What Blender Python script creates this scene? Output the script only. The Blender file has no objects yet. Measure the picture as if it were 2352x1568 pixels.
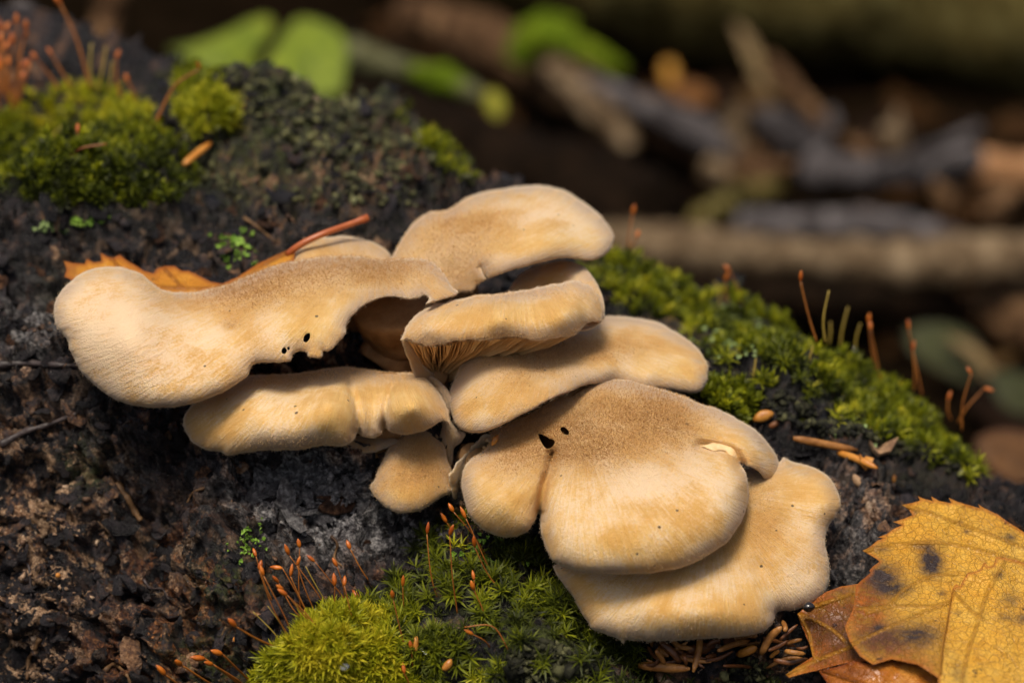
import bpy, math, random
import numpy as np
from mathutils import Vector, Matrix
from mathutils.geometry import delaunay_2d_cdt
from mathutils.bvhtree import BVHTree

# ------------------------------------------------------------------ camera, sky, sun, exposure
scene = bpy.context.scene
COL = scene.collection
CM = 0.01                                   # everything below is written in centimetres
PITCH = math.radians(20.0)
D0 = 50.0                                   # focus distance in cm
VIEW = np.array([0.0, math.cos(PITCH), -math.sin(PITCH)])
UP = np.array([0.0, math.sin(PITCH), math.cos(PITCH)])
RT = np.array([1.0, 0.0, 0.0])
CAM = -D0 * VIEW
cam_data = bpy.data.cameras.new('camera')
cam_data.lens = 90.0
cam_data.sensor_width = 36.0
cam_data.clip_start = 0.02
cam_data.clip_end = 400.0
cam_data.dof.use_dof = True
cam_data.dof.focus_distance = (D0 - 0.4) * CM
cam_data.dof.aperture_fstop = 10.5
cam = bpy.data.objects.new('camera', cam_data)
COL.objects.link(cam)
cam.location = Vector(CAM * CM)
cam.rotation_euler = (math.pi / 2 - PITCH, 0, 0)
scene.camera = cam

SUN_EL, SUN_AZ = math.radians(68.0), math.radians(-160.0)   # azimuth from +Y, clockwise; the light comes from behind the camera, a little left
world = bpy.data.worlds.new('World')
scene.world = world
world.use_nodes = True
wn = world.node_tree
sky = wn.nodes.new('ShaderNodeTexSky')
sky.sky_type = 'NISHITA'
sky.sun_disc = False
sky.sun_elevation = SUN_EL
sky.sun_rotation = SUN_AZ
sky.air_density = 1.0
sky.dust_density = 6.0
sky.ozone_density = 0.6
bgn = wn.nodes['Background']
bgn.inputs['Strength'].default_value = 0.05
wn.links.new(sky.outputs['Color'], bgn.inputs['Color'])

sun_data = bpy.data.lights.new('sun', 'SUN')
sun_data.energy = 1.5
sun_data.angle = math.radians(20.0)
sun_data.color = (1.0, 0.90, 0.76)
sun = bpy.data.objects.new('sun', sun_data)
COL.objects.link(sun)
sd = Vector((math.sin(SUN_AZ) * math.cos(SUN_EL), math.cos(SUN_AZ) * math.cos(SUN_EL), math.sin(SUN_EL)))
sun.rotation_euler = sd.to_track_quat('Z', 'Y').to_euler()
sun.location = sd * 3.0

vs = scene.view_settings
vs.view_transform = 'Standard'
vs.look = 'None'
vs.gamma = 1.0
vs.use_curve_mapping = False
vs.exposure = 1.02
scene.cycles.use_denoising = True
scene.cycles.max_bounces = 6
scene.cycles.diffuse_bounces = 3
scene.cycles.glossy_bounces = 2
scene.cycles.transmission_bounces = 4

rng = np.random.default_rng(7)
random.seed(7)

# ------------------------------------------------------------------ pixel <-> place (2352 x 1568 reading of the photograph)
PPC = 117.6                                 # pixels per cm at the focus distance


def q2(px, py):
    return (np.asarray(px, float) - 1176.0) / PPC, (784.0 - np.asarray(py, float)) / PPC


def lift(X, Y, dep):
    """focus-plane cm + depth behind the focus plane -> place in cm"""
    X = np.asarray(X, float); Y = np.asarray(Y, float); dep = np.asarray(dep, float)
    s = (D0 + dep) / D0
    return (CAM + (X * s)[..., None] * RT + (Y * s)[..., None] * UP + (D0 + dep)[..., None] * VIEW)


def P(px, py, dep):
    X, Y = q2(px, py)
    return lift(X, Y, np.asarray(dep, float))


def proj(p):
    v = np.asarray(p, float) - CAM
    z = v @ VIEW
    return 1176.0 + (v @ RT) * D0 / z * PPC, 784.0 - (v @ UP) * D0 / z * PPC, z - D0


GROUND_Z = -24.5


def on_plane(px, py, h=0.0):
    """where a pixel's ray meets the level h cm above the forest floor"""
    X, Y = q2(px, py)
    d = X / D0 * RT + Y / D0 * UP + VIEW
    t = (GROUND_Z + h - CAM[2]) / d[2]
    return CAM + t * d


# ------------------------------------------------------------------ noise on arrays
def _h(ix, iy, s):
    n = (ix.astype(np.int64) * 374761393 + iy.astype(np.int64) * 668265263 + s * 974634777) & 0xffffffff
    n = ((n ^ (n >> 13)) * 1274126177) & 0xffffffff
    n = ((n ^ (n >> 15)) * 2246822519) & 0xffffffff
    return ((n ^ (n >> 16)) & 0xffff) / 65535.0


def vn(x, y, s=0):
    ix = np.floor(x); iy = np.floor(y)
    fx = x - ix; fy = y - iy
    fx = fx * fx * fx * (fx * (fx * 6 - 15) + 10); fy = fy * fy * fy * (fy * (fy * 6 - 15) + 10)
    a = _h(ix, iy, s); b = _h(ix + 1, iy, s); c = _h(ix, iy + 1, s); d = _h(ix + 1, iy + 1, s)
    return (a + (b - a) * fx) * (1 - fy) + (c + (d - c) * fx) * fy


def fbm(x, y, s=0, o=4, g=0.5):
    t = 0; a = 1.0; w = 0
    for k in range(o):
        c, d = math.cos(0.6 * k), math.sin(0.6 * k)
        t = t + a * vn((x * c - y * d) * 2 ** k + 17.3 * k, (x * d + y * c) * 2 ** k - 9.1 * k, s + 31 * k)
        w += a; a *= g
    return t / w * 2 - 1


def voro(x, y, s=0):
    ix = np.floor(x); iy = np.floor(y)
    f1 = np.full(x.shape, 9.0); f2 = np.full(x.shape, 9.0)
    idv = np.zeros(x.shape); bx = np.zeros(x.shape); by = np.zeros(x.shape)
    for ox in (-1, 0, 1):
        for oy in (-1, 0, 1):
            cx = ix + ox; cy = iy + oy
            px = cx + _h(cx, cy, s); py = cy + _h(cx, cy, s + 5)
            d = np.hypot(x - px, y - py)
            near = d < f1
            f2 = np.where(near, f1, np.minimum(f2, d))
            idv = np.where(near, _h(cx, cy, s + 11), idv)
            bx = np.where(near, x - px, bx); by = np.where(near, y - py, by)
            f1 = np.where(near, d, f1)
    return f1, f2, idv, bx, by


def sstep(a, b, x):
    t = np.clip((x - a) / (b - a), 0, 1)
    return t * t * (3 - 2 * t)


# ------------------------------------------------------------------ objects
def mesh_from(name, verts_cm, faces, mat, smooth=True, attrs=None):
    me = bpy.data.meshes.new(name)
    v = np.asarray(verts_cm, float) * CM
    me.from_pydata([], [], []) if len(v) == 0 else None
    if isinstance(faces, np.ndarray) and faces.ndim == 2:
        k = faces.shape[1]
        me.vertices.add(len(v)); me.vertices.foreach_set('co', v.ravel())
        me.loops.add(faces.size); me.loops.foreach_set('vertex_index', faces.ravel().astype(np.int32))
        me.polygons.add(len(faces))
        me.polygons.foreach_set('loop_start', np.arange(0, faces.size, k, dtype=np.int32))
        me.update(calc_edges=True); me.validate()
    else:
        me.from_pydata(v.tolist(), [], [list(map(int, f)) for f in faces])
        me.update()
    if smooth:
        me.polygons.foreach_set('use_smooth', np.ones(len(me.polygons), bool))
    for an, av in (attrs or {}).items():
        av = np.asarray(av, np.float32)
        if av.ndim == 1:
            at = me.attributes.new(an, 'FLOAT', 'POINT'); at.data.foreach_set('value', av)
        else:
            at = me.attributes.new(an, 'FLOAT_VECTOR', 'POINT'); at.data.foreach_set('vector', av.ravel())
    if mat is not None:
        me.materials.append(mat)
    return me


def tag(o, label=None, category=None, group=None, kind=None):
    if label: o['label'] = label
    if category: o['category'] = category
    if group: o['group'] = group
    if kind: o['kind'] = kind
    return o


def link(name, me, parent=None, loc=None):
    o = bpy.data.objects.new(name, me)
    COL.objects.link(o)
    if parent is not None:
        o.parent = parent
        o.matrix_parent_inverse = Matrix.Translation(-parent.location) if parent.rotation_euler.to_quaternion().angle < 1e-6 else parent.matrix_basis.inverted()
    return o


def empty(name, loc_cm, label, category, group=None):
    o = bpy.data.objects.new(name, None)
    COL.objects.link(o)
    o.empty_display_size = 0.005
    o.location = Vector(np.asarray(loc_cm) * CM)
    return tag(o, label, category, group)


def tube(path, radii, nseg=8, closed_ends=True, wob=0.0, seed=0):
    """tapered tube along a path (cm): verts, faces"""
    path = np.asarray(path, float); radii = np.asarray(radii, float)
    n = len(path)
    tan = np.gradient(path, axis=0); tan /= np.linalg.norm(tan, axis=1)[:, None] + 1e-9
    ref = np.array([0.0, 0.0, 1.0]) if abs(tan[0][2]) < 0.9 else np.array([1.0, 0, 0])
    V = []
    a = np.cross(tan[0], ref); a /= np.linalg.norm(a)
    r0 = np.random.default_rng(seed)
    ang = np.arange(nseg) / nseg * 2 * np.pi
    for i in range(n):
        a = a - tan[i] * (a @ tan[i]); a /= np.linalg.norm(a)
        b = np.cross(tan[i], a)
        rr = radii[i] * (1 + wob * (r0.random(nseg) - 0.5) * 2)
        V.append(path[i] + (np.cos(ang) * rr)[:, None] * a + (np.sin(ang) * rr)[:, None] * b)
    V = np.concatenate(V)
    F = []
    for i in range(n - 1):
        for k in range(nseg):
            F.append((i * nseg + k, i * nseg + (k + 1) % nseg, (i + 1) * nseg + (k + 1) % nseg, (i + 1) * nseg + k))
    if closed_ends:
        F.append(tuple(range(nseg))[::-1]); F.append(tuple((n - 1) * nseg + k for k in range(nseg)))
    return V, F


def spline(pts, n):
    """Catmull-Rom through open points"""
    p = np.asarray(pts, float)
    p = np.vstack([2 * p[0] - p[1], p, 2 * p[-1] - p[-2]])
    out = []
    m = len(p) - 3
    for t in np.linspace(0, m - 1e-6, n):
        i = int(t); f = t - i
        a, b, c, d = p[i], p[i + 1], p[i + 2], p[i + 3]
        out.append(0.5 * (2 * b + (c - a) * f + (2 * a - 5 * b + 4 * c - d) * f * f + (3 * b - a - 3 * c + d) * f ** 3))
    return np.array(out)


def closed_spline(pts, step, sharp=False):
    p = np.asarray(pts, float); n = len(p)
    out = []
    for i in range(n):
        a, b, c, d = p[i - 1], p[i], p[(i + 1) % n], p[(i + 2) % n]
        k = max(1, int(np.linalg.norm(c - b) / step + 0.5))
        for j in range(k):
            f = j / k
            if sharp:
                out.append(b + (c - b) * f)
            else:
                # centripetal-ish: shorten tangents when neighbours are very uneven
                lb = np.linalg.norm(c - b) + 1e-9
                m1 = (c - a) / (np.linalg.norm(c - b) + np.linalg.norm(b - a) + 1e-9) * lb
                m2 = (d - b) / (np.linalg.norm(d - c) + np.linalg.norm(c - b) + 1e-9) * lb
                f2, f3 = f * f, f ** 3
                out.append((2 * f3 - 3 * f2 + 1) * b + (f3 - 2 * f2 + f) * m1 + (-2 * f3 + 3 * f2) * c + (f3 - f2) * m2)
    return np.array(out)


def inside(pts, poly):
    x, y = pts[:, 0], pts[:, 1]
    res = np.zeros(len(pts), bool)
    x0, y0 = poly[:, 0], poly[:, 1]
    x1, y1 = np.roll(x0, -1), np.roll(y0, -1)
    for i in range(len(poly)):
        if y0[i] == y1[i]: continue
        c = ((y0[i] > y) != (y1[i] > y)) & (x < (x1[i] - x0[i]) * (y - y0[i]) / (y1[i] - y0[i]) + x0[i])
        res ^= c
    return res


def seg_dist(pts, poly, closed=True):
    a = np.asarray(poly, float)
    b = np.roll(a, -1, axis=0) if closed else a[1:]
    if not closed: a = a[:-1]
    best = np.full(len(pts), 1e9)
    for i in range(len(a)):
        ab = b[i] - a[i]; L = ab @ ab + 1e-12
        ap = pts - a[i]
        t = np.clip(ap @ ab / L, 0, 1)
        d = ap - t[:, None] * ab
        best = np.minimum(best, (d * d).sum(1))
    return np.sqrt(best)


def tps(ctrl, pts, reg=0.02):
    """thin-plate depth surface through control points (x, y, depth)"""
    c = np.asarray(ctrl, float)
    def U(r2): return np.where(r2 > 1e-12, r2 * np.log(r2 + 1e-12), 0)
    n = len(c)
    K = U(((c[:, None, :2] - c[None, :, :2]) ** 2).sum(2)) + reg * np.eye(n)
    Pm = np.c_[np.ones(n), c[:, :2]]
    A = np.block([[K, Pm], [Pm.T, np.zeros((3, 3))]])
    w = np.linalg.solve(A, np.r_[c[:, 2], 0, 0, 0])
    out = np.empty(len(pts))
    for s in range(0, len(pts), 20000):
        q = pts[s:s + 20000]
        out[s:s + 20000] = U(((q[:, None, :2] - c[None, :, :2]) ** 2).sum(2)) @ w[:n] + np.c_[np.ones(len(q)), q] @ w[n:]
    return out


# ------------------------------------------------------------------ materials
class Nodes:
    def __init__(self, name):
        self.mat = bpy.data.materials.new(name)
        self.mat.use_nodes = True
        self.t = self.mat.node_tree
        self.bsdf = self.t.nodes['Principled BSDF']
        self._oc = None

    def n(self, typ, **kw):
        nd = self.t.nodes.new(typ)
        for k, v in kw.items(): setattr(nd, k, v)
        return nd

    def put(self, sock, v):
        if hasattr(v, 'bl_idname') or isinstance(v, bpy.types.NodeSocket):
            self.t.links.new(v, sock)
        elif isinstance(v, (tuple, list)) and len(v) == 3 and sock.type == 'RGBA':
            sock.default_value = (*v, 1)
        else:
            sock.default_value = v

    def oc(self):
        """object coordinates in centimetres"""
        if self._oc is None:
            tc = self.n('ShaderNodeTexCoord')
            m = self.n('ShaderNodeVectorMath', operation='SCALE')
            self.t.links.new(tc.outputs['Object'], m.inputs[0]); m.inputs['Scale'].default_value = 100.0
            self._oc = m.outputs[0]
        return self._oc

    def attr(self, name, vec=False):
        a = self.n('ShaderNodeAttribute', attribute_name=name)
        return a.outputs['Vector'] if vec else a.outputs['Fac']

    def noise(self, scale, detail=4, rough=0.55, vec=None, dist=0.0, color=False):
        nd = self.n('ShaderNodeTexNoise')
        self.put(nd.inputs['Vector'], vec if vec is not None else self.oc())
        nd.inputs['Scale'].default_value = scale; nd.inputs['Detail'].default_value = detail
        nd.inputs['Roughness'].default_value = rough; nd.inputs['Distortion'].default_value = dist
        return nd.outputs['Color' if color else 'Fac']

    def voronoi(self, scale, vec=None, feature='F1', out='Distance', rnd=1.0):
        nd = self.n('ShaderNodeTexVoronoi', feature=feature)
        self.put(nd.inputs['Vector'], vec if vec is not None else self.oc())
        nd.inputs['Scale'].default_value = scale; nd.inputs['Randomness'].default_value = rnd
        return nd.outputs[out]

    def math(self, op, a, b=0.0, clamp=False):
        nd = self.n('ShaderNodeMath', operation=op, use_clamp=clamp)
        self.put(nd.inputs[0], a); self.put(nd.inputs[1], b)
        return nd.outputs[0]

    def mapr(self, v, a, b, c=0.0, d=1.0, smooth=True):
        nd = self.n('ShaderNodeMapRange', interpolation_type='SMOOTHSTEP' if smooth else 'LINEAR')
        self.put(nd.inputs['Value'], v)
        for k, x in (('From Min', a), ('From Max', b), ('To Min', c), ('To Max', d)):
            self.put(nd.inputs[k], x)
        return nd.outputs[0]

    def mix(self, f, a, b, blend='MIX'):
        nd = self.n('ShaderNodeMix', data_type='RGBA', blend_type=blend)
        self.put(nd.inputs[0], f); self.put(nd.inputs[6], a); self.put(nd.inputs[7], b)
        return nd.outputs[2]

    def ramp(self, f, stops):
        nd = self.n('ShaderNodeValToRGB')
        self.put(nd.inputs[0], f)
        el = nd.color_ramp.elements
        while len(el) < len(stops): el.new(0.5)
        for e, (p, c) in zip(el, stops):
            e.position = p; e.color = (*c, 1)
        return nd.outputs[0]

    def vscale(self, v, s):
        nd = self.n('ShaderNodeVectorMath', operation='MULTIPLY')
        self.put(nd.inputs[0], v); nd.inputs[1].default_value = s
        return nd.outputs[0]

    def bump(self, h, strength=0.5, dist=0.001, prev=None):
        nd = self.n('ShaderNodeBump')
        nd.inputs['Strength'].default_value = strength; nd.inputs['Distance'].default_value = dist
        self.put(nd.inputs['Height'], h)
        if prev is not None: self.put(nd.inputs['Normal'], prev)
        return nd.outputs[0]

    def out(self, color, rough=0.6, normal=None, spec=0.4, **kw):
        b = self.bsdf
        self.put(b.inputs['Base Color'], color); self.put(b.inputs['Roughness'], rough)
        b.inputs['Specular IOR Level'].default_value = spec
        if normal is not None: self.put(b.inputs['Normal'], normal)
        for k, v in kw.items(): self.put(b.inputs[k.replace('_', ' ')], v)
        return self.mat


def simple(name, c1, c2, scale, rough=0.6, spec=0.4, bump=0.3, bdist=0.0006, detail=4, c3=None, **kw):
    m = Nodes(name)
    f = m.noise(scale, detail)
    stops = [(0.3, c1), (0.7, c2)] if c3 is None else [(0.28, c1), (0.5, c2), (0.72, c3)]
    col = m.ramp(f, stops)
    return m.out(col, rough, m.bump(m.noise(scale * 4, 3), bump, bdist), spec, **kw)

# ------------------------------------------------------------------ materials of wood and soil
def bark_material():
    m = Nodes('wet_bark')
    pl = m.attr('plate'); tan = m.attr('tan'); gray = m.attr('gray'); red = m.attr('red'); grn = m.attr('green'); cr = m.attr('crumb')
    n1 = m.noise(1.1, 5, 0.6); n2 = m.mapr(m.noise(4.2, 8, 0.68, dist=0.4), 0.30, 0.70, smooth=False); n3 = m.noise(22.0, 4, 0.65)
    n5 = m.mapr(m.noise(11.0, 6, 0.7), 0.32, 0.68, smooth=False)
    f = m.math('ADD', m.math('MULTIPLY', pl, 0.50), m.math('MULTIPLY', n2, 0.30))
    f = m.math('ADD', f, m.math('MULTIPLY', n5, m.mapr(cr, 0.0, 1.0, 0.10, 0.36)))
    col = m.ramp(f, [(0.15, (0.003, 0.0026, 0.0031)), (0.46, (0.0085, 0.0075, 0.009)), (0.60, (0.027, 0.022, 0.024)), (0.70, (0.070, 0.038, 0.025)), (0.80, (0.21, 0.105, 0.05)), (0.93, (0.55, 0.39, 0.25))])
    redc = m.ramp(n5, [(0.15, (0.014, 0.007, 0.006)), (0.45, (0.075, 0.026, 0.012)), (0.70, (0.24, 0.088, 0.026)), (0.9, (0.46, 0.22, 0.08))])
    col = m.mix(m.math('MULTIPLY', red, m.mapr(m.noise(1.7, 6, 0.6, dist=0.5), 0.49, 0.54), True), col, redc)
    grc = m.ramp(n5, [(0.15, (0.03, 0.028, 0.03)), (0.5, (0.20, 0.19, 0.19)), (0.85, (0.58, 0.555, 0.53))])
    col = m.mix(m.math('MULTIPLY', gray, m.mapr(n2, 0.25, 0.6), True), col, grc)
    tanc = m.ramp(n3, [(0.32, (0.05, 0.028, 0.016)), (0.5, (0.30, 0.175, 0.095)), (0.66, (0.62, 0.45, 0.30))])
    col = m.mix(m.math('MULTIPLY', tan, m.mapr(m.noise(2.6, 6, 0.68), 0.52, 0.57), True), col, tanc)
    # scattered pale wood crumbs everywhere
    sp = m.math('MULTIPLY', m.mapr(m.noise(9.0, 4, 0.7), 0.63, 0.70), m.mapr(n1, 0.42, 0.6))
    col = m.mix(m.math('MULTIPLY', sp, 0.8), col, (0.27, 0.165, 0.095))
    gc = m.ramp(n3, [(0.35, (0.022, 0.026, 0.008)), (0.6, (0.07, 0.085, 0.02)), (0.78, (0.14, 0.17, 0.05))])
    col = m.mix(m.math('MULTIPLY', grn, m.mapr(n2, 0.35, 0.6), True), col, gc)
    rough = m.mapr(m.noise(6.0, 4), 0.35, 0.65, 0.16, 0.50)
    b = m.bump(n2, 0.6, 0.0016)
    b = m.bump(n3, 0.55, 0.0009, b)
    b = m.bump(m.noise(60.0, 2), 0.5, 0.0003, b)
    return m.out(col, rough, b, 0.27)


MAT_BARK = bark_material()

# ------------------------------------------------------------------ the fallen log
LOG_R = 12.5
LOG_A = RT * 1.0 - UP * 0.54 - VIEW * 0.35
LOG_A = LOG_A / np.linalg.norm(LOG_A)
LOG_N = RT * 0.475 + UP * 0.88
LOG_N = LOG_N - LOG_A * (LOG_N @ LOG_A); LOG_N /= np.linalg.norm(LOG_N)
LOG_M = np.cross(LOG_N, LOG_A)
if LOG_M @ VIEW > 0: LOG_M = -LOG_M
LOG_S0 = 11.6                                     # how far behind the focus plane its skyline runs
LOG_C = P(1395, 618, LOG_S0) - LOG_R * LOG_N

UF = np.arange(-16.0, 15.0, 0.056)
TF = np.radians(np.arange(-20.0, 116.0, 0.257))
U_ALL = np.concatenate([np.arange(-95, -16.0, 1.6), UF, np.arange(15.0, 62, 1.6)])
T_ALL = np.concatenate([TF, np.radians(np.arange(116.0, 340.0, 5.0))])
UU, TT = np.meshgrid(U_ALL, T_ALL, indexing='ij')


def log_base(u, th):
    return LOG_C + u[..., None] * LOG_A + LOG_R * (np.cos(th)[..., None] * LOG_N + np.sin(th)[..., None] * LOG_M)


BASE = log_base(UU, TT)
NRM = np.cos(TT)[..., None] * LOG_N + np.sin(TT)[..., None] * LOG_M
BPX, BPY, BDEP = proj(BASE)
FRONT = ((BASE - CAM) * NRM).sum(-1) < 2.0       # turned to the camera side (with a strip past the skyline)
FINE = (UU > -16) & (UU < 15) & (TT < np.radians(116))
WW = TT * LOG_R


def blob(px, py, sx, sy, ang=0.0):
    c, s = math.cos(math.radians(ang)), math.sin(math.radians(ang))
    dx, dy = BPX - px, BPY - py
    a = (dx * c + dy * s) / sx; b = (-dx * s + dy * c) / sy
    return np.exp(-(a * a + b * b)) * FRONT


def poly_mask(poly, fall):
    """0..1 rising from the edge of a patch drawn in the photograph to fall px inside it"""
    out = np.zeros(BPX.shape)
    p = np.asarray(poly, float)
    sel = FINE & FRONT & (BPX > p[:, 0].min() - 5) & (BPX < p[:, 0].max() + 5) & (BPY > p[:, 1].min() - 5) & (BPY < p[:, 1].max() + 5)
    pts = np.c_[BPX[sel], BPY[sel]]
    v = np.where(inside(pts, p), sstep(0, fall, seg_dist(pts, p)), 0)
    out[sel] = v
    return out


MOSS_FRONT = [(560, 1640), (590, 1560), (640, 1505), (700, 1455), (760, 1415), (835, 1395), (850, 1350), (905, 1318), (940, 1285), (960, 1250),
              (1000, 1195), (1050, 1178), (1090, 1195), (1130, 1225), (1240, 1235), (1262, 1290), (1285, 1320), (1335, 1400), (1352, 1430), (1420, 1462),
              (1480, 1480), (1500, 1530), (1620, 1545), (1800, 1560), (1800, 1640)]
MOSS_RIDGE = [(1322, 640), (1340, 575), (1420, 560), (1470, 620), (1540, 635), (1640, 655), (1760, 715), (1880, 765), (1990, 815), (2080, 885), (2160, 955),
              (2250, 1015), (2275, 1110), (2180, 1095), (2080, 1050), (1980, 1000), (1900, 955), (1800, 905), (1740, 885), (1680, 850), (1640, 830), (1560, 770), (1480, 735), (1400, 725), (1390, 680)]
MOSS_RIDGE_LOW = [(1590, 905), (1640, 880), (1700, 900), (1740, 930), (1730, 975), (1660, 960)]
MOSS_LEFT = [(-60, 300), (0, 268), (60, 228), (130, 204), (230, 206), (300, 236), (360, 290), (410, 335), (465, 400), (440, 450), (350, 478), (250, 470), (150, 480), (60, 455), (-60, 430)]
MOSS_TUFT = [(405, 280), (430, 235), (480, 225), (545, 258), (525, 305), (440, 318)]
MOSS_KNOB = [(395, 180), (430, 150), (500, 165), (515, 200), (460, 225), (410, 215)]

disp = 0.55 * fbm(UU * 0.16, WW * 0.16, 1, 3) + 0.30 * fbm(UU * 0.55, WW * 0.55, 2, 4)
wx = UU + 0.5 * fbm(UU * 0.9, WW * 0.9, 3, 3) + 0.12 * fbm(UU * 5, WW * 5, 33, 2)
wy = WW + 0.5 * fbm(UU * 0.9, WW * 0.9, 4, 3) + 0.12 * fbm(UU * 5, WW * 5, 34, 2)
f1, f2, pid, bx, by = voro(wx * 0.45, wy * 0.7, 5)
g1, g2, gid, gx, gy = voro(wx * 1.3 + 3, wy * 1.9, 6)


def terrace(h, n, sharp, curl):
    """peeling layers: flat sheets with torn, slightly lifted edges"""
    L = h * n; fl = np.floor(L); fr = L - fl
    return (fl + sstep(sharp, 1.0, fr)) / n + curl * np.exp(-fr * 9.0), fl


hA = 0.95 * fbm(wx * 0.30, wy * 0.55, 5, 5, 0.44) + 0.30 * (pid - 0.5)
tA, lA = terrace(hA, 4.5, 0.88, 0.07)
hB = 0.50 * fbm(wx * 0.80, wy * 1.35, 6, 4, 0.46) + 0.22 * (gid - 0.5)
tB, lB = terrace(hB, 7.0, 0.86, 0.05)
disp += 1.25 * tA + 0.95 * tB - 0.38 * (1 - sstep(0.0, 0.07, f2 - f1))
k1, k2, kid, kx, ky = voro(wx * 4.6, wy * 5.4, 8)
CRUMB = np.clip(sstep(0.08, 0.32, fbm(UU * 0.42, WW * 0.5, 91, 3)) + 0.9 * blob(50, 1230, 130, 220, 12), 0, 1)      # crumbling zones between the smooth sheets
disp += (0.13 * (kid - 0.5) + 0.10 * ((kid * 9.1) % 1 - 0.5) * kx) * CRUMB
PLATE = (lA * 0.618 + lB * 0.382 + np.floor(pid * 40) * 0.29 + np.floor(gid * 9) * 0.171) % 1.0
disp += (0.03 + 0.13 * CRUMB) * fbm(UU * 2.2, WW * 2.2, 9, 4, 0.6) + (0.012 + 0.06 * CRUMB) * fbm(UU * 8, WW * 8, 10, 2)
# the lumpy, crusted shoulder at the upper left, hollows and swells
lump = blob(640, 290, 260, 150, 20)
disp += lump * (0.55 * np.abs(fbm(UU * 1.3, WW * 1.3, 12, 4, 0.6)) + 0.25 * np.abs(fbm(UU * 4, WW * 4, 13, 3, 0.6)))
SKY = blob(860, 330, 200, 150, 25)
disp += 0.75 * SKY
disp -= np.clip(np.cos(TT), 0, 1) * (0.15 * sstep(-5.0, -9.5, UU) + 0.9 * sstep(-9.0, -14.0, UU))
disp -= 1.2 * blob(230, 120, 230, 200) + 2.0 * blob(-60, 60, 240, 260)
disp -= 1.0 * blob(720, 880, 340, 130, 15) + 0.5 * blob(980, 640, 180, 90)
disp -= 0.35 * blob(470, 1130, 50, 30) + 0.35 * blob(550, 1135, 40, 28) - 0.30 * blob(505, 1190, 110, 30)
disp += 0.55 * blob(1240, 1530, 110, 60) + 0.3 * blob(150, 1430, 90, 90) - 0.5 * blob(330, 1330, 160, 60, 30)
disp -= 0.5 * blob(1640, 1540, 170, 45) + 0.8 * blob(1850, 1410, 70, 60) + 0.6 * blob(2150, 1400, 140, 90) + 0.5 * blob(1980, 1500, 120, 70)
mf = poly_mask(MOSS_FRONT, 130); mr = poly_mask(MOSS_RIDGE, 60); ml = poly_mask([(x_, y_ + 55) for x_, y_ in MOSS_LEFT], 120); mt = poly_mask(MOSS_TUFT, 40)
cush = np.clip(mf + mr + ml + mt, 0, 1)
disp = disp * (1 - 0.45 * cush)
disp += 0.42 * mf * (1 + 0.5 * fbm(UU * 0.8, WW * 0.8, 14, 2)) + 0.30 * mr * (1 + 0.7 * fbm(UU * 0.9, WW * 0.9, 15, 2)) + 0.75 * ml + 0.35 * mt
disp += 0.38 * blob(720, 1520, 150, 60, -20)
# knots and butt swelling outside the picture
disp += np.where(UU < -16, 0.9 * fbm(UU * 0.15, WW * 0.2, 21, 3), 0) + 0.05 * np.clip(-UU - 30, 0, 60) * 0.8
taper = np.where(UU > 40, -(UU - 40) * 0.05, 0)
LOGP = BASE + NRM * (disp + taper)[..., None]

nu, nt = UU.shape
I = np.arange(nu * nt).reshape(nu, nt)
J = np.roll(I, -1, axis=1)
log_faces = np.stack([I[:-1], J[:-1], J[1:], I[1:]], -1).reshape(-1, 4)
tan = np.clip(1.3 * blob(60, 1230, 150, 260, 12) + 0.8 * blob(40, 1480, 130, 160) + 0.45 * blob(330, 540, 220, 60) + 0.3 * blob(840, 380, 150, 80) + 0.5 * blob(420, 1290, 200, 120) + 0.35 * blob(2000, 1160, 200, 60), 0, 1)
gray = np.clip(1.5 * blob(690, 1130, 150, 100, 20) + 0.7 * blob(900, 1190, 90, 45) + 0.5 * blob(1000, 1170, 60, 40) + 0.5 * blob(80, 740, 110, 110) + 0.35 * blob(1960, 1240, 90, 150), 0, 1)
red = np.clip(0.8 * blob(420, 1330, 190, 130, 35) + 0.9 * blob(330, 1500, 150, 90) + 0.6 * blob(830, 1300, 80, 60) + 0.5 * blob(900, 420, 140, 70) + 0.4 * blob(2050, 1150, 160, 50), 0, 1)
grn = np.clip(0.9 * lump + 0.7 * blob(540, 1340, 90, 60) + 0.7 * blob(160, 640, 60, 60) + 0.9 * blob(470, 1520, 90, 60) + 0.6 * blob(180, 1060, 50, 50) + 0.35 * cush + 0.9 * blob(1240, 1520, 130, 60) + 0.4 * blob(1900, 950, 250, 60, 28), 0, 1)
log_obj = empty('fallen_log', LOG_C + LOG_M * 0, 'wet dark mossy fallen log with flaking bark that carries the mushrooms', 'log')
log_me = mesh_from('trunk', LOGP.reshape(-1, 3), log_faces, MAT_BARK, True,
                   {'plate': PLATE.ravel(), 'tan': tan.ravel(), 'gray': gray.ravel(), 'red': red.ravel(), 'green': grn.ravel(), 'crumb': CRUMB.ravel()})
trunk = link('trunk', log_me, log_obj)
# broken ends
for name, iu in (('broken_end', 0), ('broken_end', nu - 1)):
    ring = LOGP[iu]
    c = ring.mean(0) + (0.0 if iu else -1.5) * LOG_A
    mid = c + (ring - c) * 0.55 + rng.normal(0, 0.5, ring.shape)
    k = len(ring)
    V = np.vstack([ring, mid, c[None]])
    F = [(i, (i + 1) % k, k + (i + 1) % k, k + i) for i in range(k)] + [(k + i, k + (i + 1) % k, 2 * k) for i in range(k)]
    link(name, mesh_from(name, V, F, MAT_BARK, False, {a: np.full(len(V), x) for a, x in (('plate', 0.8), ('tan', 0.5), ('gray', 0), ('red', 0.3), ('green', 0), ('crumb', 1.0))}), log_obj)

LOG_BVH = BVHTree.FromPolygons([Vector(v) for v in LOGP.reshape(-1, 3)], log_faces.tolist())


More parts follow.
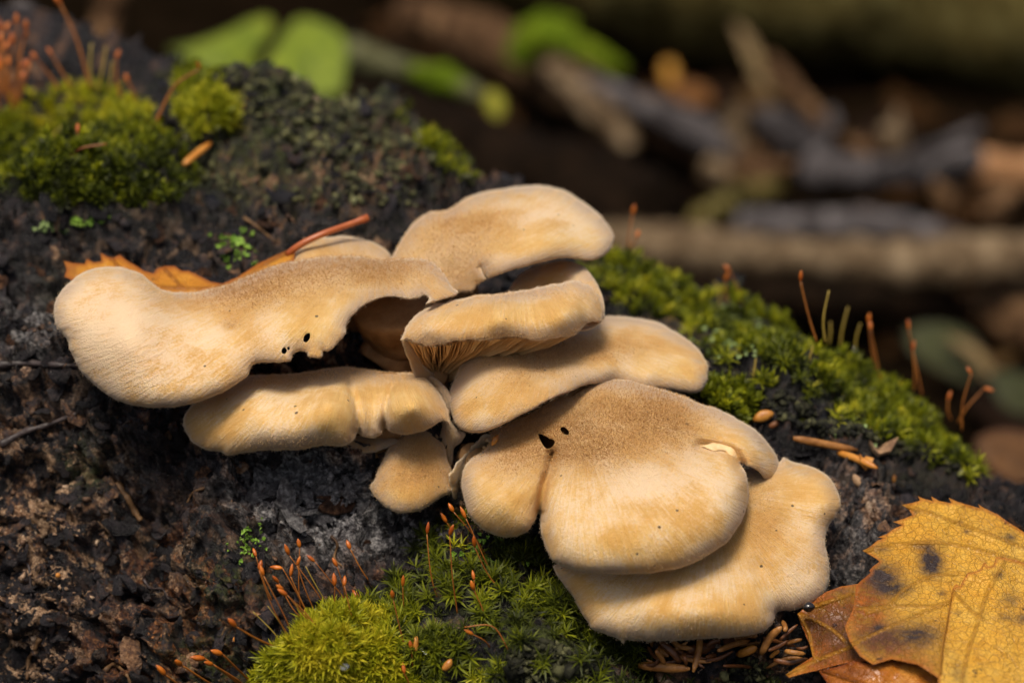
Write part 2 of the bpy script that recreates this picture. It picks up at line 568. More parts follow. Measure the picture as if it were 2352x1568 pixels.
def log_hit(px, py):
    """place and depth where a pixel's ray meets the log; None past the skyline"""
    X, Y = q2(px, py)
    d = X / D0 * RT + Y / D0 * UP + VIEW
    dn = d / np.linalg.norm(d)
    loc, nor, i, t = LOG_BVH.ray_cast(Vector(CAM), Vector(dn))
    if loc is None: return None
    loc = np.array(loc)
    return loc, float((loc - CAM) @ VIEW - D0), np.array(nor)


def log_depth(px, py):
    for k in range(60):
        h = log_hit(px - k * 3, py + k * 6)
        if h is not None: return h[1]
    return 6.0


def log_near(p):
    loc, nor, i, d = LOG_BVH.find_nearest(Vector(p))
    nor = np.array(nor)
    if nor @ (np.array(p) - np.array(LOG_C)) < 0 and nor @ LOG_M < 0: nor = -nor
    return np.array(loc), nor


# ------------------------------------------------------------------ forest floor
def ground_material():
    m = Nodes('dark_humus')
    f = m.noise(0.35, 6, 0.65)
    col = m.ramp(f, [(0.3, (0.003, 0.002, 0.001)), (0.55, (0.007, 0.0045, 0.0025)), (0.75, (0.018, 0.010, 0.005))])
    return m.out(col, 0.8, m.bump(m.noise(2.0, 4), 0.6, 0.004), 0.0)


def axis_steps(lim, fine, ratio):
    v = [0.0]; s = fine
    while v[-1] < lim:
        v.append(v[-1] + s)
        if v[-1] > 160: s *= ratio
    v = np.array(v)
    return np.concatenate([-v[:0:-1], v])


gx_ = axis_steps(16000, 3.0, 1.22); gy_ = axis_steps(16000, 3.0, 1.22) + 60
GX, GY = np.meshgrid(gx_, gy_, indexing='ij')
near = np.exp(-((GX / 400) ** 2 + ((GY - 60) / 400) ** 2))
GZ = GROUND_Z + near * (2.2 * fbm(GX * 0.03, GY * 0.03, 41, 3) + 1.0 * fbm(GX * 0.14, GY * 0.14, 42, 3)) + (1 - near) * 30 * fbm(GX * 0.0015, GY * 0.0015, 43, 3)
gI = np.arange(GX.size).reshape(GX.shape)
gF = np.stack([gI[:-1, :-1], gI[1:, :-1], gI[1:, 1:], gI[:-1, 1:]], -1).reshape(-1, 4)
ground = link('forest_floor', mesh_from('forest_floor', np.stack([GX, GY, GZ], -1).reshape(-1, 3), gF, ground_material()))
tag(ground, 'dark damp forest floor behind the log', 'ground', kind='structure')


def ground_z(x, y):
    n_ = math.exp(-((x / 400) ** 2 + ((y - 60) / 400) ** 2))
    X = np.array([float(x)]); Y = np.array([float(y)])
    return float(GROUND_Z + n_ * (2.2 * fbm(X * 0.03, Y * 0.03, 41, 3)[0] + 1.0 * fbm(X * 0.14, Y * 0.14, 42, 3)[0]))

# ------------------------------------------------------------------ mushrooms
def cap_material():
    m = Nodes('felty_ochre_cap')
    br = m.attr('brown'); rim = m.attr('rimd'); st = m.attr('streak', True); dust = m.attr('dust')
    streak = m.noise(1.0, 4, 0.62, m.vscale(st, (20.0, 1.5, 1.0)))
    streak2 = m.noise(1.0, 3, 0.6, m.vscale(st, (85.0, 3.0, 1.0)))
    patch = m.noise(0.8, 5, 0.6)
    fine = m.noise(21.0, 4, 0.72)
    grain = m.noise(55.0, 2, 0.6)
    S1 = m.mapr(streak, 0.34, 0.66); S2 = m.mapr(streak2, 0.34, 0.66); PA = m.mapr(patch, 0.34, 0.66); FI = m.mapr(fine, 0.34, 0.66)
    # bloom: the whitish felt that lies on the ochre skin in streaks and patches
    b = m.math('ADD', m.math('MULTIPLY', S1, 0.09), m.math('MULTIPLY', S2, 0.20))
    b = m.math('ADD', b, m.math('MULTIPLY', PA, 0.38))
    b = m.math('ADD', b, m.math('MULTIPLY', FI, 0.30))
    b = m.math('ADD', b, dust)
    bloom = m.mapr(b, 0.32, 0.86)
    och = m.ramp(m.math('ADD', m.math('MULTIPLY', PA, 0.75), m.math('MULTIPLY', S1, 0.25)),
                 [(0.1, (0.68, 0.37, 0.090)), (0.5, (0.77, 0.465, 0.140)), (0.9, (0.82, 0.55, 0.21))])
    col = m.mix(m.math('MULTIPLY', bloom, 0.76), och, (0.87, 0.665, 0.46))
    # brown felt
    bf = m.math('MULTIPLY', br, m.mapr(m.math('ADD', m.math('MULTIPLY', fine, 0.6), m.math('MULTIPLY', grain, 0.4)), 0.38, 0.60, 0.45, 1.10), True)
    col = m.mix(bf, col, m.ramp(patch, [(0.3, (0.35, 0.165, 0.044)), (0.7, (0.50, 0.27, 0.085))]))
    # greyish-lilac margin: felt tone with painted rim shade; cream lip
    rz = m.math('MULTIPLY', m.mapr(rim, 0.38, 0.02), m.mapr(m.math('ADD', m.math('MULTIPLY', patch, 0.6), m.math('MULTIPLY', streak, 0.4)), 0.38, 0.58, 0.25, 1.0))
    col = m.mix(m.math('MULTIPLY', rz, 0.80), col, (0.43, 0.295, 0.21))
    lip = m.math('MULTIPLY', m.mapr(rim, 0.055, 0.012), m.mapr(fine, 0.3, 0.6, 0.35, 1.0))
    col = m.mix(m.math('MULTIPLY', lip, 0.7), col, (0.80, 0.62, 0.43))
    # dark specks of dirt
    vd = m.voronoi(2.9); vc = m.voronoi(2.9, out='Color')
    sx = m.n('ShaderNodeSeparateColor'); m.put(sx.inputs[0], vc)
    r = m.math('MULTIPLY', m.mapr(sx.outputs[0], 0.30, 1.0, 0.0, 1.0), 0.105)
    speck = m.math('LESS_THAN', vd, r)
    col = m.mix(m.math('MULTIPLY', speck, 0.85), col, (0.03, 0.018, 0.010))
    h = m.math('ADD', m.math('MULTIPLY', fine, 0.5), m.math('MULTIPLY', streak2, 0.6))
    nb = m.bump(h, 0.7, 0.0013)
    nb = m.bump(grain, 0.55, 0.0005, nb)
    mat = m.out(col, m.mapr(fine, 0.3, 0.7, 0.55, 0.8), nb, 0.28)
    bs = m.bsdf
    bs.inputs['Subsurface Weight'].default_value = 0.16
    bs.inputs['Subsurface Radius'].default_value = (1.0, 0.5, 0.2)
    bs.inputs['Subsurface Scale'].default_value = 0.0022
    bs.inputs['Sheen Weight'].default_value = 0.18
    bs.inputs['Sheen Roughness'].default_value = 0.5
    bs.inputs['Sheen Tint'].default_value = (1.0, 0.9, 0.78, 1)
    return mat


MAT_CAP = cap_material()
def felt_material():
    m = Nodes('felt_hair')
    col = m.ramp(m.attr('tint'), [(0.0, (0.80, 0.60, 0.40)), (0.35, (0.70, 0.45, 0.20)), (0.65, (0.50, 0.275, 0.095)), (1.0, (0.31, 0.145, 0.042))])
    return m.out(col, 0.7, None, 0.15)


MAT_FELT = felt_material()
MAT_GILL = simple('ochre_gill', (0.58, 0.33, 0.12), (0.74, 0.50, 0.24), 3.0, 0.65, 0.25, 0.2)
MAT_STEM = simple('ochre_stem', (0.20, 0.095, 0.032), (0.38, 0.215, 0.09), 2.2, 0.7, 0.25, 0.3)


def sheet(name, outline, deps, rr=0.5, rd=0.45, grooves=(), bumps=(), holes=(), centre=None, browns=(), dusts=(), rag=0.010,
          step=0.034, grid=0.062, thick=(0.05, 0.40), mat=None, edges=(), smooth_it=3, sharp=False, extra=None, seed=0, wrinkle=0.03, felt=0):
    """A solid body whose near side fills an outline read from the photograph: deps are depths (cm) of its skin,
    rr/rd the roundness of its margin; grooves = (polyline, width, depth), bumps = (px, py, sx, sy, amount)."""
    ol = np.array([q2(*p) for p in outline])
    ring = closed_spline(ol, step, sharp)
    keep = np.linalg.norm(ring - np.roll(ring, 1, 0), axis=1) > step * 0.2
    ring = ring[keep]
    tn = np.roll(ring, -1, 0) - np.roll(ring, 1, 0); tn /= np.linalg.norm(tn, axis=1)[:, None] + 1e-9
    nrm = np.c_[-tn[:, 1], tn[:, 0]]
    area = 0.5 * np.sum(ring[:, 0] * np.roll(ring[:, 1], -1) - np.roll(ring[:, 0], -1) * ring[:, 1])
    if area < 0: nrm = -nrm                          # inward
    s_ = np.cumsum(np.linalg.norm(ring - np.roll(ring, 1, 0), axis=1))
    if rag:
        ring = ring + nrm * (rag * 1.6 * fbm(s_ * 2.2, s_ * 0 + seed + 9, 73, 2) + rag * 1.2 * fbm(s_ * 6.0, s_ * 0 + seed, 71, 2) + rag * 0.9 * (vn(s_ * 23.0, s_ * 0 + seed, 72) - 0.5))[:, None]
    hring = [closed_spline(np.array([q2(*p) for p in h]), step * 0.7) for h in holes]
    pts = [ring]
    xs = np.arange(ring[:, 0].min(), ring[:, 0].max(), grid); ys = np.arange(ring[:, 1].min(), ring[:, 1].max(), grid * 0.866)
    gx, gy = np.meshgrid(xs, ys); gx = gx + (np.arange(len(ys)) % 2)[:, None] * grid * 0.5
    g = np.c_[gx.ravel(), gy.ravel()] + rng.normal(0, grid * 0.05, (gx.size, 2))
    g = g[inside(g, ring)]
    dg = seg_dist(g, ring)
    g = g[dg > 0.11]
    pts_r = []
    for dlt in (0.014, 0.036, 0.068):
        rp = ring + nrm * dlt
        if dlt > 0.03: rp = rp[::2]
        ok = inside(rp, ring)
        rp = rp[ok]
        rp = rp[seg_dist(rp, ring) > dlt * 0.86]
        pts_r.append(rp)
    body = np.vstack(pts_r + [g])
    for hr in hring:
        body = body[~inside(body, hr)]
        body = body[seg_dist(body, hr) > 0.012]
    loops = [len(ring)] + [len(h) for h in hring]
    allp = np.vstack([ring] + hring + [body])
    ed = []; o = 0
    for L in loops:
        ed += [(o + i, o + (i + 1) % L) for i in range(L)]; o += L
    vo, eo, fo, ov, oe, of = delaunay_2d_cdt([Vector(p) for p in allp], ed, [], 1 if not hring else 0, 1e-6)
    vo = np.array([(v[0], v[1]) for v in vo])
    tri = np.array([f for f in fo if len(f) == 3])
    cen = vo[tri].mean(1)
    ok = inside(cen, ring)
    for hr in hring: ok &= ~inside(cen, hr)
    tri = tri[ok]
    a = vo[tri]; ar = (a[:, 1, 0] - a[:, 0, 0]) * (a[:, 2, 1] - a[:, 0, 1]) - (a[:, 2, 0] - a[:, 0, 0]) * (a[:, 1, 1] - a[:, 0, 1])
    tri[ar < 0] = tri[ar < 0][:, ::-1]
    d = seg_dist(vo, ring)
    for hr in hring: dh = seg_dist(vo, hr)
    dep = tps([(*q2(p[0], p[1]), p[2]) for p in deps], vo)
    # margin roundness, which may vary along the edge
    R_ = np.full(len(vo), rr); Dd = np.full(len(vo), rd)
    if edges:
        w0 = 1.0; wr = np.full(len(vo), w0 * rr); wd = np.full(len(vo), w0 * rd); ws = np.full(len(vo), w0)
        for (px, py, sg, r1, d1) in edges:
            x, y = q2(px, py)
            w = 12 * np.exp(-((vo[:, 0] - x) ** 2 + (vo[:, 1] - y) ** 2) / (sg / PPC) ** 2)
            wr += w * r1; wd += w * d1; ws += w
        R_ = wr / ws; Dd = wd / ws
    t = np.clip(d / R_, 0, 1)
    dep = dep + Dd * (1 - np.sqrt(np.clip(1 - (1 - t) ** 2, 0, 1)))
    for (line, wd_, dp_) in grooves:
        pl = spline(np.array([q2(*p) for p in line]), 40)
        gd = seg_dist(vo, pl, False)
        dep = dep + dp_ * np.exp(-(gd / wd_) ** 2)
    for (px, py, sx, sy, am) in bumps:
        x, y = q2(px, py)
        dep = dep - am * np.exp(-((vo[:, 0] - x) / (sx / PPC)) ** 2 - ((vo[:, 1] - y) / (sy / PPC)) ** 2)
    dep = dep + wrinkle * fbm(vo[:, 0] * 1.6, vo[:, 1] * 1.6, 80 + seed, 3)
    # relax creases
    nb = len(ring)
    for _ in range(smooth_it):
        acc = np.zeros(len(vo)); cnt = np.zeros(len(vo))
        for i, j in ((0, 1), (1, 2), (2, 0)):
            np.add.at(acc, tri[:, i], dep[tri[:, j]]); np.add.at(cnt, tri[:, i], 1)
            np.add.at(acc, tri[:, j], dep[tri[:, i]]); np.add.at(cnt, tri[:, j], 1)
        new = acc / np.maximum(cnt, 1)
        k = np.clip((d - 0.05) / 0.15, 0, 1) * 0.5
        dep = dep + (new - dep) * k
    if extra is not None: dep = extra(vo, dep, d)
    th = thick[0] + thick[1] * np.clip(d / 1.0, 0, 1) ** 0.75
    if hring: th = np.minimum(th, thick[0] + 0.10 + 0.5 * np.clip(dh, 0, 9))
    front = lift(vo[:, 0], vo[:, 1], dep)
    back = lift(vo[:, 0] * 1.0, vo[:, 1], dep + th)
    n = len(vo)
    V = np.vstack([front, back])
    Fm = [tuple(f) for f in tri] + [tuple(f[::-1] + n) for f in tri]
    e1 = np.vstack([tri[:, [0, 1]], tri[:, [1, 2]], tri[:, [2, 0]]])
    es = set(map(tuple, e1.tolist()))
    for (i, j) in es:
        if (j, i) not in es: Fm.append((j, i, i + n, j + n))
    c = np.array(q2(*(centre or outline[0])))
    rel = vo - c
    rad = np.hypot(rel[:, 0], rel[:, 1]); ang = np.arctan2(rel[:, 1], rel[:, 0])
    # streak coordinate without a seam: unit direction stretched by the radius
    stv = np.c_[ang, rad, np.full(n, seed * 3.7)]
    br = np.zeros(n); du = np.zeros(n)
    for (px, py, sx, sy, am) in browns:
        x, y = q2(px, py)
        br += am * np.exp(-((vo[:, 0] - x) / (sx / PPC)) ** 2 - ((vo[:, 1] - y) / (sy / PPC)) ** 2)
    for (px, py, sx, sy, am) in dusts:
        x, y = q2(px, py)
        du += am * np.exp(-((vo[:, 0] - x) / (sx / PPC)) ** 2 - ((vo[:, 1] - y) / (sy / PPC)) ** 2)
    br = np.clip(br * 0.85 + 0.10 * fbm(vo[:, 0] * 1.2, vo[:, 1] * 1.2, 90 + seed, 3), 0, 1)
    two = lambda z: np.concatenate([z, z])
    me = mesh_from(name, V, Fm, mat or MAT_CAP, True, {'brown': two(br), 'rimd': np.concatenate([d, np.full(n, 0.5)]),
                                                'dust': two(du), 'streak': np.vstack([stv, stv])})
    if felt:
        # short felt hairs standing on the brown zones and fringing the margin
        e1v = front[tri[:, 1]] - front[tri[:, 0]]; e2v = front[tri[:, 2]] - front[tri[:, 0]]
        fn = np.cross(e1v, e2v); fa = np.linalg.norm(fn, axis=1) + 1e-12; fn = fn / fa[:, None]
        if (fn @ VIEW).mean() > 0: fn = -fn
        wgt = fa * (0.015 + br[tri].mean(1) ** 1.3)
        pick = rng.choice(len(tri), felt, p=wgt / wgt.sum())
        bc = rng.dirichlet((1, 1, 1), felt)
        hp = (front[tri[pick]] * bc[:, :, None]).sum(1)
        hb = br[tri[pick]].mean(1)
        hn = fn[pick] + rng.normal(0, 0.55, (felt, 3)); hn /= np.linalg.norm(hn, axis=1)[:, None]
        hl = (0.014 + 0.036 * hb) * rng.uniform(0.6, 1.4, felt)
        nr_ = len(ring)
        out3 = np.stack([-(nrm[:, 0, None] * RT + nrm[:, 1, None] * UP)], 0)[0]
        rep = 2
        rp = np.repeat(front[:nr_], rep, 0) + rng.normal(0, 0.012, (nr_ * rep, 3))
        rn = np.repeat(out3, rep, 0) * 0.8 + rng.normal(0, 0.5, (nr_ * rep, 3)); rn /= np.linalg.norm(rn, axis=1)[:, None]
        hp = np.vstack([hp, rp]); hn = np.vstack([hn, rn]); hl = np.concatenate([hl, rng.uniform(0.010, 0.026, nr_ * rep)])
        ht = np.concatenate([0.22 + 0.62 * hb + rng.normal(0, 0.14, felt), rng.normal(0.05, 0.08, nr_ * rep)])
        sd_ = np.cross(hn, VIEW); sd_ /= np.linalg.norm(sd_, axis=1)[:, None] + 1e-9
        k = len(hp)
        HV = np.empty((k, 3, 3)); HV[:, 0] = hp - sd_ * 0.0045; HV[:, 1] = hp + sd_ * 0.0045; HV[:, 2] = hp + hn * hl[:, None]
        FELT.append(mesh_from('felt', HV.reshape(-1, 3), np.arange(k * 3).reshape(-1, 3), MAT_FELT, False, {'tint': np.repeat(ht, 3)}))
    return me, vo, dep


FELT = []


def stem_to_log(parent, pts, r0, r1, name='stem'):
    """thick stem from the cap's underside (first point) into the log"""
    p = np.array(pts, float)
    end, nor = log_near(p[-1])
    p = np.vstack([p, end - nor * 0.3])
    path = spline(p, 14)
    V, F = tube(path, np.linspace(r0, r1, 14), 18, True, 0.05, 3)
    return link(name, mesh_from(name, V, F, MAT_STEM), parent)


GROUP_CAPS = 'ochre shelf mushrooms growing in one cluster on the log'


def mushroom(label, base):
    return empty('shelf_mushroom', base, label, 'mushroom', GROUP_CAPS)


# --- large wavy cap on the left
A_OUT = [(124, 705), (132, 680), (160, 648), (205, 621), (262, 612), (312, 622), (345, 645), (372, 664), (430, 672), (515, 656), (598, 620), (700, 594), (800, 587),
         (880, 597), (925, 594), (968, 594), (1000, 606), (1022, 632), (1036, 655), (1051, 672), (1030, 684), (1000, 692), (978, 698), (984, 686), (975, 679), (962, 684), (940, 688), (905, 680), (868, 686), (832, 703),
         (806, 730), (796, 748), (792, 766), (772, 790), (752, 806), (742, 806), (738, 818), (709, 819), (706, 810), (690, 806), (673, 815), (668, 829), (632, 832), (592, 832), (576, 842), (566, 864),
         (500, 906), (432, 931), (372, 936), (300, 931), (248, 908), (192, 858), (162, 808), (150, 775), (130, 750)]
mA = mushroom('large pale wavy cap with ragged eaten margin beside the orange leaf', P(900, 700, 2.5))
me, _, _ = sheet('cap', A_OUT, [(130, 720, 0.6), (265, 620, 1.3), (300, 780, -0.5), (400, 920, -0.9), (220, 860, -0.1), (430, 690, 1.2), (560, 820, -0.5), (560, 700, 0.6), (700, 800, -0.35), (640, 720, 0.1),
                                (700, 610, 1.9), (860, 600, 2.1), (800, 680, 0.5), (900, 650, 0.9), (1000, 620, 1.3), (1045, 675, 0.7), (760, 760, -0.1)],
                 rr=0.62, rd=0.55, grooves=[([(530, 730), (555, 790), (578, 845)], 0.34, 0.20), ([(430, 690), (520, 690), (640, 650)], 0.5, 0.15)],
                 bumps=[(330, 700, 70, 60, 0.12), (700, 740, 90, 50, 0.12)],
                 holes=[[(700, 770), (711, 765), (712, 775), (704, 786), (697, 783)], [(647, 803), (653, 798), (659, 804), (655, 812), (648, 811)], [(660, 797), (664, 796), (665, 803), (661, 804)]],
                 centre=(860, 560), browns=[(830, 615, 330, 55, 1.0), (600, 660, 150, 60, 0.75), (470, 690, 130, 45, 0.55), (530, 745, 22, 14, 0.7), (560, 800, 60, 90, 0.15)],
                 dusts=[(260, 760, 190, 160, 0.42), (430, 850, 200, 60, 0.14), (720, 710, 200, 60, -0.12), (900, 640, 120, 40, 0.06), (740, 770, 70, 50, -0.15), (600, 770, 40, 70, 0.15)], thick=(0.03, 0.28),
                 edges=[(700, 820, 70, 0.35, 0.18), (860, 690, 110, 0.30, 0.15), (1000, 690, 60, 0.3, 0.15), (430, 672, 90, 0.55, 0.5), (800, 590, 150, 0.6, 0.5)], seed=1, felt=9000)
cap_o = link('cap', me, mA)
tag(link('felt', FELT.pop(), cap_o), kind='stuff')
stem_to_log(mA, [P(900, 680, 2.0), P(930, 780, 3.0)], 0.9, 0.7)

# --- small cap behind the petiole
B_OUT = [(672, 612), (680, 575), (705, 552), (760, 543), (820, 545), (868, 560), (898, 585), (905, 615), (800, 640), (700, 635)]
mB = mushroom('small pale cap peeping out behind the red leaf stalk', P(790, 620, 3.4))
me, _, _ = sheet('cap', B_OUT, [(690, 580, 3.0), (780, 550, 3.4), (880, 580, 3.2), (790, 620, 2.6)], rr=0.4, rd=0.4, centre=(800, 640),
                 browns=[(800, 590, 90, 30, 0.35)], dusts=[(800, 560, 90, 20, 0.05)], seed=2, felt=1500)
cap_o = link('cap', me, mB)
tag(link('felt', FELT.pop(), cap_o), kind='stuff')
stem_to_log(mB, [P(800, 625, 3.0), P(800, 660, 3.3)], 0.5, 0.5)

# --- top cap
C_OUT = [(893, 620), (900, 588), (925, 545), (955, 508), (985, 489), (1030, 480), (1062, 458), (1100, 443), (1140, 434), (1165, 432), (1205, 426), (1250, 427), (1295, 438), (1340, 463), (1380, 497),
         (1405, 528), (1411, 550), (1400, 575), (1380, 592), (1355, 598), (1300, 592), (1250, 601), (1190, 617), (1150, 628), (1122, 636), (1118, 630), (1104, 612), (1112, 634), (1117, 640), (1100, 650), (1086, 668), (1050, 672), (1010, 690), (950, 690)]
mC = mushroom('topmost domed cap with a torn notch in its front edge', P(1080, 700, 3.2))
me, _, _ = sheet('cap', C_OUT, [(905, 590, 2.8), (1000, 500, 3.9), (1200, 432, 5.0), (1330, 460, 4.6), (1405, 545, 3.4), (1250, 530, 2.5), (1250, 595, 1.7), (1130, 625, 1.7), (1090, 655, 2.1), (1050, 560, 2.8), (980, 640, 2.4), (1350, 580, 2.6)],
                 rr=0.55, rd=0.5, grooves=[([(1000, 655), (1050, 610), (1110, 575), (1200, 535)], 0.16, 0.10)], bumps=[(1250, 560, 120, 35, 0.16), (1150, 480, 130, 40, 0.2)],
                 centre=(1000, 680), browns=[(1030, 560, 140, 85, 0.75), (1130, 500, 110, 50, 0.50), (1060, 640, 60, 40, 0.5)],
                 dusts=[(1290, 475, 90, 45, 0.25), (1250, 565, 140, 30, -0.18)], edges=[(1200, 615, 120, 0.3, 0.25), (1100, 650, 60, 0.2, 0.15)], seed=3, felt=7000, thick=(0.03, 0.4))
cap_o = link('cap', me, mC)
tag(link('felt', FELT.pop(), cap_o), kind='stuff')
stem_to_log(mC, [P(1010, 660, 3.2), P(1020, 730, 4.0)], 0.8, 0.7)

# --- rolled middle cap: back lobe, rolled front, gills
mD = mushroom('middle rolled cap with toothed gills showing under its margin', P(990, 880, 1.6))
D_BACK = [(1020, 700), (1100, 680), (1160, 668), (1185, 640), (1215, 618), (1250, 606), (1300, 598), (1338, 610), (1366, 640), (1384, 680), (1389, 710), (1386, 735), (1340, 760), (1200, 740), (1060, 740)]
me, _, _ = sheet('back_lobe', D_BACK, [(1040, 700, 1.5), (1180, 650, 2.5), (1300, 605, 2.9), (1375, 670, 1.9), (1380, 725, 1.2), (1200, 720, 1.4), (1290, 660, 2.4)], rr=0.3, rd=0.22,
                 bumps=[(1270, 660, 70, 30, -0.25)], centre=(1200, 720), browns=[(1220, 625, 50, 25, 0.55), (1280, 650, 70, 30, 0.25), (1100, 690, 90, 20, 0.5)], dusts=[(1330, 660, 40, 40, 0.05)], seed=4)
link('back_lobe', me, mD)
D_OUT = [(921, 780), (931, 752), (950, 728), (985, 706), (1030, 690), (1090, 682), (1150, 673), (1205, 667), (1262, 655), (1310, 645), (1348, 650), (1372, 672), (1386, 702), (1388, 730), (1380, 746), (1362, 740), (1350, 744), (1334, 758), (1318, 771),
         (1280, 776), (1240, 780), (1205, 775), (1165, 774), (1130, 780), (1085, 781), (1060, 782), (1020, 790), (985, 793), (955, 788), (935, 776)]
me, _, _ = sheet('cap', D_OUT, [(930, 770, 0.2), (990, 712, 0.6), (1100, 686, 0.7), (1200, 672, 0.9), (1310, 652, 1.1), (1380, 720, 0.9), (1150, 730, -0.45), (1000, 755, -0.3), (1300, 720, -0.15), (1150, 776, -0.25), (980, 786, 0.0), (1310, 768, 0.1)],
                 rr=0.42, rd=0.42, grooves=[([(1335, 690), (1345, 720), (1340, 750)], 0.07, 0.12)], centre=(1170, 560), browns=[(1150, 676, 200, 14, 0.25), (1150, 770, 220, 16, 0.30)],
                 dusts=[(1100, 760, 200, 16, 0.10), (1000, 720, 60, 30, 0.05), (1150, 715, 200, 26, -0.16)], edges=[(1140, 778, 200, 0.30, 0.12), (980, 790, 60, 0.28, 0.12)], rag=0.02, seed=5, felt=5000)
cap_o = link('cap', me, mD)
tag(link('felt', FELT.pop(), cap_o), kind='stuff')
# underside: curled wall, gills and stem
D_WALL = [(921, 779), (933, 775), (950, 790), (962, 812), (972, 835), (985, 850), (1000, 862), (985, 872), (958, 866), (944, 846), (934, 815)]
me, _, _ = sheet('curled_margin', D_WALL, [(925, 785, 0.25), (950, 840, 0.9), (985, 865, 1.4), (965, 820, 1.0)], rr=0.08, rd=0.08, centre=(990, 870), browns=[(950, 830, 60, 60, 0.25)], seed=6, rag=0.015, thick=(0.03, 0.12))
link('curled_margin', me, mD)
gx0 = P(1000, 868, 2.2)
gill_edge = [(938, 786), (955, 794), (985, 799), (1020, 797), (1060, 789), (1090, 786), (1130, 784), (1180, 780), (1240, 782), (1310, 774)]
ge = spline(np.array(gill_edge, float), 58)
for i, (px, py) in enumerate(ge):
    dm = np.interp(px, [930, 1000, 1150, 1310], [0.35, 0.22, 0.05, 0.35])
    a = P(px, py - 6, dm)
    hang = 0.20 + 0.16 * random.random()
    ln = 0.72 + 0.2 * random.random()
    pa, pb = [], []
    for t in np.linspace(0, 1, 7):
        top = a * (1 - t) + gx0 * t + UP * 0.25 * math.sin(t * 3.14) * (1 - 0.3 * t)
        dpt = hang * min(1, t * 4 + 0.15) * (1 - 0.55 * max(0, t - 0.4))
        down = -UP * 0.9 + VIEW * 0.05
        pa.append(top); pb.append(top + down * dpt + RT * 0.04 * math.sin(5 * t + i))
    pa = np.array(pa); pb = np.array(pb); tt = RT * 0.012
    V = np.vstack([pa - tt, pb - tt * 0.5, pb + tt * 0.5, pa + tt])
    F = []
    for k in range(6):
        for s in range(4):
            F.append((s * 7 + k, s * 7 + k + 1, ((s + 1) % 4) * 7 + k + 1, ((s + 1) % 4) * 7 + k))
    F += [(0, 7, 14, 21), (27, 20, 13, 6)]
    link('gill', mesh_from('gill', V, F, MAT_GILL, False), mD)
stem_to_log(mD, [P(992, 850, 1.6), P(975, 895, 2.3)], 0.34, 0.6)

# --- right cap: narrow folded lobe and broad shelf
E_OUT = [(1092, 782), (1120, 772), (1200, 760), (1290, 755), (1330, 752), (1362, 733), (1400, 724), (1455, 727), (1520, 744), (1578, 778), (1612, 812), (1628, 842), (1626, 868), (1612, 894), (1590, 903), (1560, 899), (1520, 894),
         (1470, 893), (1410, 880), (1350, 884), (1300, 902), (1258, 922), (1240, 932), (1205, 950), (1172, 966), (1135, 984), (1096, 993), (1068, 990), (1046, 972), (1034, 945), (1031, 915), (1040, 880), (1056, 842), (1072, 808)]
mE = mushroom('broad tan cap wedged under the rolled one, folded lobe at one end', P(1200, 800, 2.6))
me, _, _ = sheet('cap', E_OUT, [(1092, 785, 1.4), (1045, 930, 0.35), (1090, 985, -0.4), (1180, 955, -0.8), (1240, 925, -0.75), (1140, 880, -0.1), (1230, 840, 0.5), (1300, 880, -0.2), (1350, 770, 2.2), (1450, 735, 3.3), (1560, 780, 2.6), (1620, 850, 1.7), (1590, 895, 1.3), (1500, 850, 1.2), (1400, 840, 0.8), (1420, 880, 0.75)],
                 rr=0.5, rd=0.45, grooves=[([(1260, 820), (1320, 850), (1370, 875)], 0.5, 0.12)], centre=(1280, 740),
                 browns=[(1160, 820, 90, 60, 0.50), (1250, 800, 150, 45, 0.55), (1370, 810, 130, 40, 0.40), (1460, 790, 120, 40, 0.30), (1290, 870, 60, 30, 0.25), (1140, 890, 80, 50, 0.3), (1240, 850, 100, 40, 0.3)],
                 dusts=[(1080, 840, 30, 60, 0.12), (1110, 930, 80, 35, -0.05), (1530, 850, 90, 40, -0.15), (1440, 745, 100, 20, 0.12), (1330, 860, 60, 40, 0.12)], edges=[(1090, 785, 60, 0.7, 0.6), (1220, 945, 70, 0.3, 0.2)], seed=7, felt=5000)
cap_o = link('cap', me, mE)
tag(link('felt', FELT.pop(), cap_o), kind='stuff')
stem_to_log(mE, [P(1230, 830, 2.2), P(1200, 880, 3.0)], 0.9, 0.8)

# --- big brown-felted front cap with a side lobe
F_OUT = [(1108, 1008), (1140, 985), (1180, 968), (1230, 942), (1275, 912), (1320, 887), (1370, 873), (1420, 869), (1470, 878), (1520, 893), (1560, 904), (1612, 928), (1640, 936), (1690, 958), (1740, 992), (1775, 1030), (1791, 1062), (1790, 1088), (1776, 1104),
         (1758, 1100), (1742, 1082), (1728, 1074), (1716, 1070), (1706, 1064), (1700, 1062), (1712, 1085), (1719, 1120), (1718, 1150), (1702, 1196), (1672, 1240), (1630, 1272), (1570, 1300), (1500, 1315), (1430, 1318), (1360, 1316), (1310, 1308), (1274, 1290), (1252, 1256), (1240, 1210), (1238, 1180),
         (1228, 1200), (1210, 1220), (1180, 1233), (1150, 1233), (1112, 1216), (1082, 1190), (1066, 1150), (1059, 1110), (1064, 1080), (1080, 1055), (1102, 1040), (1124, 1018)]
mF = mushroom('largest front cap with brown felt, two holes and a side lobe', P(1400, 950, 1.0))
